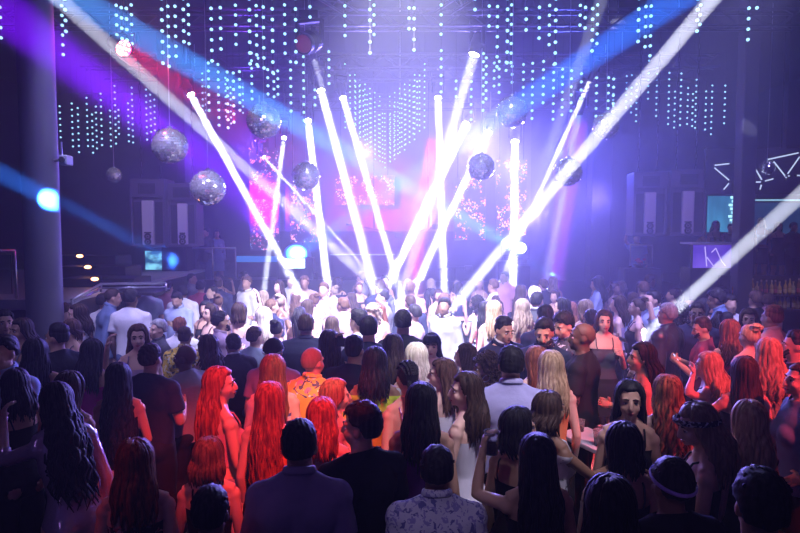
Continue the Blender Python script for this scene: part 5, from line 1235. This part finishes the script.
for r_, z in enumerate(zs):
    for k in range(n):
        v = rng.randrange(4); sh = rng.randrange(3); key = (v, sh)
        if key not in BME:
            R0, H0, N0 = ((.036, .17, .013), (.042, .14, .015), (.032, .20, .012))[sh]; bm = new_bm()
            bm_lathe(bm, [(0, 0), (R0, .004), (R0, H0), (R0 * .8, H0 + .03), (N0, H0 + .055), (N0, H0 + .11), (0, H0 + .11)], 12); me = to_mesh('glass', bm, BM[v], True)
            bm = new_bm(); bm_lathe(bm, [(0, H0 + .10), (N0 * 1.2, H0 + .10), (N0 * 1.2, H0 + .135), (0, H0 + .135)], 10); mc = to_mesh('cap', bm, cap_m)
            bm = new_bm(); bm_lathe(bm, [(R0 * 1.01, H0 * .25), (R0 * 1.015, H0 * .7)], 12); ml = to_mesh('paper_label', bm, mat('paper_%d' % v, ((.7, .6, .35), (.75, .7, .6), (.5, .1, .08), (.65, .5, .2))[v], .6)); BME[key] = (me, mc, ml)
        b = thing('bottle', '%s bottle, %s from left on the %s tier of the bottle shelf' % (('amber', 'clear', 'brown', 'golden')[v], ORD[k], 'lower upper'.split()[r_]), 'bottle', (A.x + w * (k + .5) / n, 12.62 + rng.uniform(-.03, .03), z), 0, 'bottles on the right bar shelf')
        for nm, me in zip(('glass', 'cap', 'paper_label'), BME[key]): link(nm, me, b)
spot('shelf_lamp', (A.x + w / 2, 11.9, A.z + .55), (A.x + w / 2, 12.75, A.z - .35), 5, (1, .72, .4), R(120), .6, .1)
# left: cyan bar screens, far booth
framed('lit_panel', 'cyan bar screen glowing under the left loudspeakers', 'light panel', 145, 251, 167, 276, 16.2, glow_panel_mat('bar_screen', (.01, .10, .25), (.25, .75, 1), 1.2, (3, 1, 5)))
framed('lit_panel', 'small cyan bar screen just right of the left pillar', 'light panel', 64, 262, 79, 276, 15.5, glow_panel_mat('bar_screen2', (.01, .02, .05), (.15, .6, 1), 1.0, (4, 1, 5)))
t = thing('signal_lamp', 'small round red lamp just right of the left pillar', 'light', at(69.5, 258.5, 13.5)); bm = new_bm(); bm_ball(bm, (0, 0, 0), .045, 14, 9); obj('bulb', bm, emis('red_lamp', (1, .03, .06), 3), t, True); bm = new_bm(); bm_lathe(bm, [(0, 0), (.055, 0), (.055, .08), (0, .08)], 14, Matrix.Rotation(R(-90), 4, 'X')); obj('socket', bm, M_blk, t)
# blue strip along the far balcony, dj booth
for x0, x1, lab in ((236, 290, 'long dim blue light strip left of the disc jockey booth'), (330, 395, 'long pale light strip behind the stage middle')):
    A, B = at(x0, 256 if x0 < 300 else 254, 20.4), at(x1, 262 if x0 < 300 else 255.2, 20.4)
    t = thing('strip_light', lab, 'light', ((A.x + B.x) / 2, 20.4, (A.z + B.z) / 2)); bm = new_bm(); bm_box(bm, (0, 0, 0), (B.x - A.x, .05, A.z - B.z), bev=.01); obj('diffuser', bm, emis('strip_' + str(x0), (.05, .28, 1) if x0 < 300 else (.6, .75, 1), .7), t); bm = new_bm(); bm_box(bm, (0, .06, 0), (B.x - A.x + .05, .06, A.z - B.z + .05), bev=.01); obj('housing', bm, M_blk, t)
c = at(295, 262, 17.4); t = thing('booth', 'disc jockey booth with a glowing white front and a domed back, left on the stage', 'booth', (c.x, 17.4, .95))
hb = c.z - .95 + .12
bm = new_bm(); bm_box(bm, (0, .25, hb / 2), (1.0, .5, hb), bev=.03); obj('counter', bm, M_plat if 'M_plat' in globals() else M_blk, t)
bm = new_bm(); bm_box(bm, (0, -.01, hb - .16), (.55, .04, .26), bev=.01); obj('glowing_front', bm, emis('booth_white', (.6, .85, 1), 5), t)
bm = new_bm(); bm_lathe(bm, [(.42, 0), (.42, .06), (.36, .22), (.24, .34), (.1, .4), (0, .41)], 24, Matrix.Translation((0, .35, hb))); obj('dome', bm, mat('dome_shell', (.35, .4, .55), .35), t, True)
for q in (-1, 1):
    bm = new_bm(); bm_lathe(bm, [(0, 0), (.13, 0), (.13, .02), (.02, .03), (0, .05)], 20, Matrix.Translation((q * .28, .12, hb))); obj('turntable', bm, M_blk, t)
# crossbar fittings behind the stage middle
for x0, y0, x1, y1, Y, lab in ((346, 224, 402, 234, 17.5, 'thin slanting light bar crossing the middle beams'), (414, 233, 442, 225, 17.5, 'short slanting light bar beside the upright middle beam'), (438, 268, 472, 267, 17.2, 'level stand bar with a small foot right of the middle')):
    A, B = at(x0, y0, Y), at(x1, y1, Y); d = B - A; t = thing('light_bar', lab, 'stage light', A); bm = new_bm(); bm_tube(bm, [(0, 0, 0), d], .022, 8); obj('bar', bm, M_truss, t, True)
    e = d if y0 != 233 else d * .9; bm = new_bm(); bm_box(bm, e + Vector((-.1, 0, -.03)), (.22, .12, .14), bev=.02); obj('lamp_body', bm, M_truss, t)
    bm = new_bm(); zb = .95 if y0 > 260 else ZC; bm_tube(bm, [d * .5, Vector(((d * .5).x, (d * .5).y, zb - A.z))], .014, 6); obj('stand_pole', bm, M_blk, t)
# booth flowers below the right speakers
fl = at(640, 263, 15.0); t = thing('flower_bowl', 'bowl of small red flowers on the booth below the right speakers', 'flowers', (fl.x, fl.y, fl.z - .12))
bm = new_bm(); bm_lathe(bm, [(0, 0), (.1, 0), (.16, .08), (.17, .1), (.15, .1), (0, .06)], 18); obj('bowl', bm, M_blk, t, True)
for k in range(9):
    a = k * 2.4; bm = new_bm(); c = Vector((math.cos(a) * .13 * (k / 9) ** .5, math.sin(a) * .1 * (k / 9) ** .5, .17 + .04 * math.sin(k * 1.7)))
    for j in range(5): bm_ball(bm, c + Vector((math.cos(j * 1.257) * .022, math.sin(j * 1.257) * .022, 0)), .022, 7, 5)
    bm_tube(bm, [(c.x * .5, c.y * .5, .06), c], .005, 4); obj('flower', bm, mat('flower_red', (.8, .03, .10), .5, emit=(.9, .02, .08), estr=.0), t)
bm = new_bm(); bm_box(bm, (0, .0, -(fl.z - .12) / 2), (.9, .5, fl.z - .12), bev=.02); b = bm; tb = thing('booth_table', 'dark booth counter carrying the red flowers', 'counter', (fl.x, fl.y, fl.z - .12)); obj('counter', b, M_blk, tb)
# lamp bracket on the left pillar
q = at(56, 160, 7.5); t = thing('projector', 'small box lamp on a bracket at the top right of the left pillar', 'projector', (-4.02, 7.55, q.z)); bm = new_bm(); bm_box(bm, (.0, 0, 0), (.10, .16, .12), bev=.015); obj('casing', bm, mat('lamp_grey', (.3, .32, .38), .4), t); bm = new_bm(); bm_lathe(bm, [(0, 0), (.035, 0), (.035, .03), (0, .03)], 16, Matrix.Translation((0, -.105, 0)) @ Matrix.Rotation(R(-90), 4, 'X')); obj('lens', bm, M_blk, t); bm = new_bm(); bm_tube(bm, [(-.06, 0, 0), (-.14, 0, 0)], .018, 8); bm_tube(bm, [(-.05, 0, .0), (-.05, 0, .22)], .012, 6); obj('bracket', bm, M_steel, t)
# red wash lamp with its face to us
M_redface = emis('wash_face', (1, .12, .12), 4); M_reddot = emis('wash_dot', (1, .75, .72), 14)
c = at(123, 48, 9.0); tgt = at(335, 186, 17); d = (tgt - c).normalized(); tilt = (d + (Vector((0, 0, HC)) - c).normalized() * 1.6).normalized(); fm = frame_mat(tilt).to_4x4()
t = thing('wash_lamp', 'round wash lamp glowing red and white at upper left', 'stage light', c)
bm = new_bm(); bm_lathe(bm, [(0, -.26), (.08, -.26), (.12, -.16), (.135, 0), (.135, .02), (.12, .02), (.12, -.01), (0, -.01)], 28, fm); obj('head', bm, M_blk, t, True)
bm = new_bm(); bm_lathe(bm, [(0, .004), (.118, .0), (.118, -.006), (0, -.006)], 28, fm); obj('face', bm, M_redface, t)
for k in range(13):
    rr = 0 if k == 0 else .05 if k < 5 else .095; a = k * (math.pi / 2) if k < 5 else k * math.pi / 4; bm = new_bm(); bm_ball(bm, fm @ Vector((rr * math.cos(a), rr * math.sin(a), .006)), .016, 8, 6); obj('led', bm, M_reddot, t, True)
bm = new_bm(); bm_tube(bm, [(-.17, 0, .0), (-.17, 0, .2), (.17, 0, .2), (.17, 0, 0)], .016, 8); bm_tube(bm, [(0, 0, .2), (0, 0, ZC - c.z)], .02, 8); obj('yoke', bm, M_blk, t)
area('red_wash', c + d * .1, tgt, .15, 210, (1, .012, .08), R(22)); point('red_halo', c + tilt * .25, 25, (1, .02, .06), .05)
moving_head(at(303, 44, 9.6), at(250, 60, 8.2), 'big hanging moving head lamp, red reflection painted as lens glow, top middle-left', (.9, .03, .06), .10, .13, 6.9)  # dark fixture; the red reflection on it is painted as a faint lens glow
moving_head(at(506, 243, 18), at(300, 120, 10), 'bright cyan lamp on the stage right of the brightest upright beam', (.55, .85, 1), 12, .13, None)
moving_head(at(521, 248, 18.2), at(500, 240, 5), 'white square-on stage lamp farthest right on the stage', (.8, .95, 1), 14, .15, None)
moving_head(at(308, 254, 17.8), at(420, 120, 10), 'small cyan lamp right beside the glowing booth', (.5, .85, 1), 8, .06, None)
# stands so that the stage lamps stand on something
for x, y, Y in ((506, 243, 18), (521, 248, 18.2), (308, 254, 17.8)):
    q = at(x, y, Y); bm = new_bm(); zt = q.z - .52; bm_box(bm, (q.x, q.y + .05, (.95 + zt) / 2), (.5, .5, max(zt - .95, .02)), bev=.02); tag(obj('flight_case', bm, M_blk), 'black flight case under the %s' % {506: 'bright cyan stage lamp', 521: 'farthest right stage lamp', 308: 'lamp beside the glowing booth'}[x], 'case', 'flight cases on the stage')
# tables in the crowd
def table(cx, cy, w, l, h, rz, label, m):
    t = thing('table', label, 'table', (cx, cy, 0), rz); bm = new_bm(); bm_box(bm, (0, 0, h - .02), (w, l, .04), bev=.008); obj('tabletop', bm, m, t)
    for sx in (-1, 1):
        for sy in (-1, 1): bm = new_bm(); bm_box(bm, (sx * (w / 2 - .05), sy * (l / 2 - .05), (h - .04) / 2), (.045, .045, h - .04)); obj('leg', bm, M_blk, t)
    return t
M_top = mat('pale_tabletop', (.55, .55, .62), .3)
q = at_z(586, 436, 1.05); T1 = table(q.x + .05, q.y - .08, .34, .6, 1.05, R(24), 'pale high table with drinks, right of the white printed tank top', M_top)
for dx, dy, lab in ((-.02, -.24, 'drink glass at the near end of the pale high table'), (.06, -.06, 'drink glass in the middle of the pale high table'), (-.06, .12, 'drink glass at the far end of the pale high table')): drink(Vector((q.x + .05 + dx, q.y + dy, 1.052)), lab, 'cup' if dy < -.1 else 'glass')
q = at_z(99, 480, .95); table(q.x + .02, q.y, .36, .40, .95, R(-38), 'low pale table by the sequin dress, its lit corner showing', M_top)
# ================================================================== WASH LIGHT AND ADDED, UNSEEN FILL SPOTS
for px, py, w in ((300, 205, 2400), (365, 150, 4600), (425, 215, 6500), (478, 150, 7500), (535, 215, 6000), (600, 200, 1800)):
    spot('back_wash', at(px, py, 19.0), at(410 + (px - 410) * .2, 150, 6), w, (.20, .15, 1), R(46), 1, .2)
spot('back_blue', at(560, 150, 19.0), at(640, 150, 6), 2500, (.08, .10, 1), R(60), 1, .2)
spot('back_violet', at(250, 150, 19.0), at(150, 120, 6), 1500, (.16, .05, 1), R(60), 1, .2)
spot('glare', at(466, 125, 16.6), at(450, 190, 8), 600, (.65, .62, 1), R(40), 1, .1)
spot('glare', at(488, 133, 17.1), at(470, 190, 8), 1000, (.65, .62, 1), R(40), 1, .1)
spot('glare', at(515, 165, 17.0), at(500, 190, 8), 1400, (.65, .62, 1), R(40), 1, .1)
spot('red_left', (.5, 1.0, 6.4), (-1.05, 4.55, 1.3), 2900, (1, .055, .06), R(20), .5, .06)
spot('red_right', (4.6, 1.2, 6.2), (2.85, 5.6, 1.3), 3200, (1, .06, .09), R(32), .6, .06)
spot('dim_fill', (-2.5, -1.5, 6.5), (-1.5, 6, 1.0), 60, (.50, .28, .9), R(80), .8, .4)
spot('dim_fill', (3.5, -1.5, 6.5), (2.0, 6, 1.0), 14, (.45, .2, 1), R(80), .8, .4)
spot('front_white', (2.0, 1.8, 6.8), (.68, 4.9, 1.2), 1500, (.85, .74, 1), R(24), .8, .1)
spot('left_mid', (-3.4, 3.6, 6.6), (-2.9, 7.0, 1.5), 330, (.55, .48, 1), R(34), .9, .1)
spot('right_mid', (.4, 2.8, 6.8), (1.75, 6.6, 1.35), 1900, (.9, .78, .95), R(24), .9, .1)
spot('speaker_fill', (-3.5, 9.5, 6.9), at(165, 215, 13.4), 800, (.55, .45, 1), R(26), .8, .1)  # unseen spots added to brighten the speaker panels
spot('speaker_fill', (4.0, 9.5, 6.9), at(670, 205, 13.4), 700, (.45, .3, 1), R(26), .8, .1)
for L, Q, an in BALL_FILL: spot('ball_fill', L, Q, 600, (.85, .85, 1), an, .2, .03)  # unseen spots added to brighten the mirror balls
spot('floor_white', (.2, 6.2, 6.9), (-.2, 9.8, 1.5), 20000, (.72, .70, 1), R(60), 1, .1)
spot('floor_white', (-.6, 4.6, 6.9), (-.3, 7.4, 1.5), 2400, (.85, .8, 1), R(30), 1, .1)
spot('key_white', (.4, 3.6, 6.8), at(412, 362, 5.6), 1300, (1, .97, 1), R(7), .6, .05)  # unseen narrow spot added on the platinum-haired woman
spot('tee_white', (-2.8, 4.0, 6.8), at(131, 318, 6.8), 260, (.7, .68, 1), R(11), .7, .05)  # unseen spot added to lift the white T-shirt
broad((-60, -35), 5.0, (210, 165), 13.5, .22, 320, (.20, .0, 1), 7)
broad((432, 140), 16.5, (408, 322), 14, .16, 90, (1, .06, .45), 6)
broad((578, 122), 16.5, (546, 322), 15, .26, 110, (.55, .06, 1), 3)
spot('terrace_blue', (7.5, 11.5, 6.8), (9.2, 15.2, 2.2), 120, (.35, .3, 1), R(50), .9, .1)  # unseen faint light added so the terrace people show
spot('key_white', (-.1, 1.4, 6.6), (-.72, 4.9, 1.3), 1000, (1, .92, .85), R(8), .7, .05)  # unseen key added on the tropical shirt
spot('red_left', (-4.2, 1.6, 5.6), (-1.15, 3.25, 1.2), 90, (1, .05, .05), R(13), .7, .06)
spot('floor_blue', (4.2, 6.4, 6.9), (3.4, 9.8, 1.5), 5000, (.42, .38, 1), R(50), 1, .1)  # unseen spots added to lift the dark sides of the hazy rows
spot('floor_blue', (-3.6, 6.4, 6.9), (-2.9, 9.3, 1.5), 2400, (.50, .45, 1), R(50), 1, .1)
spot('key_rose', (3.4, 2.6, 6.7), at(577, 352, 6.2), 900, (1, .55, .5), R(10), .7, .05)  # unseen spot added on the bald man
spot('key_rose', (3.6, 3.0, 6.8), at(703, 342, 6.8), 1000, (1, .5, .58), R(13), .7, .05)  # unseen spot added on the raspberry T-shirt
spot('key_lilac', (-.9, .4, 6.0), at(497, 466, 3.35), 90, (.9, .82, 1), R(5), .7, .05)  # unseen narrow spot added so the plastic cup shows
spot('key_lilac', (-.6, -.6, 6.0), at(440, 505, 3.2), 130, (.72, .6, 1), R(9), .7, .05)  # unseen fill added for the floral print shirt
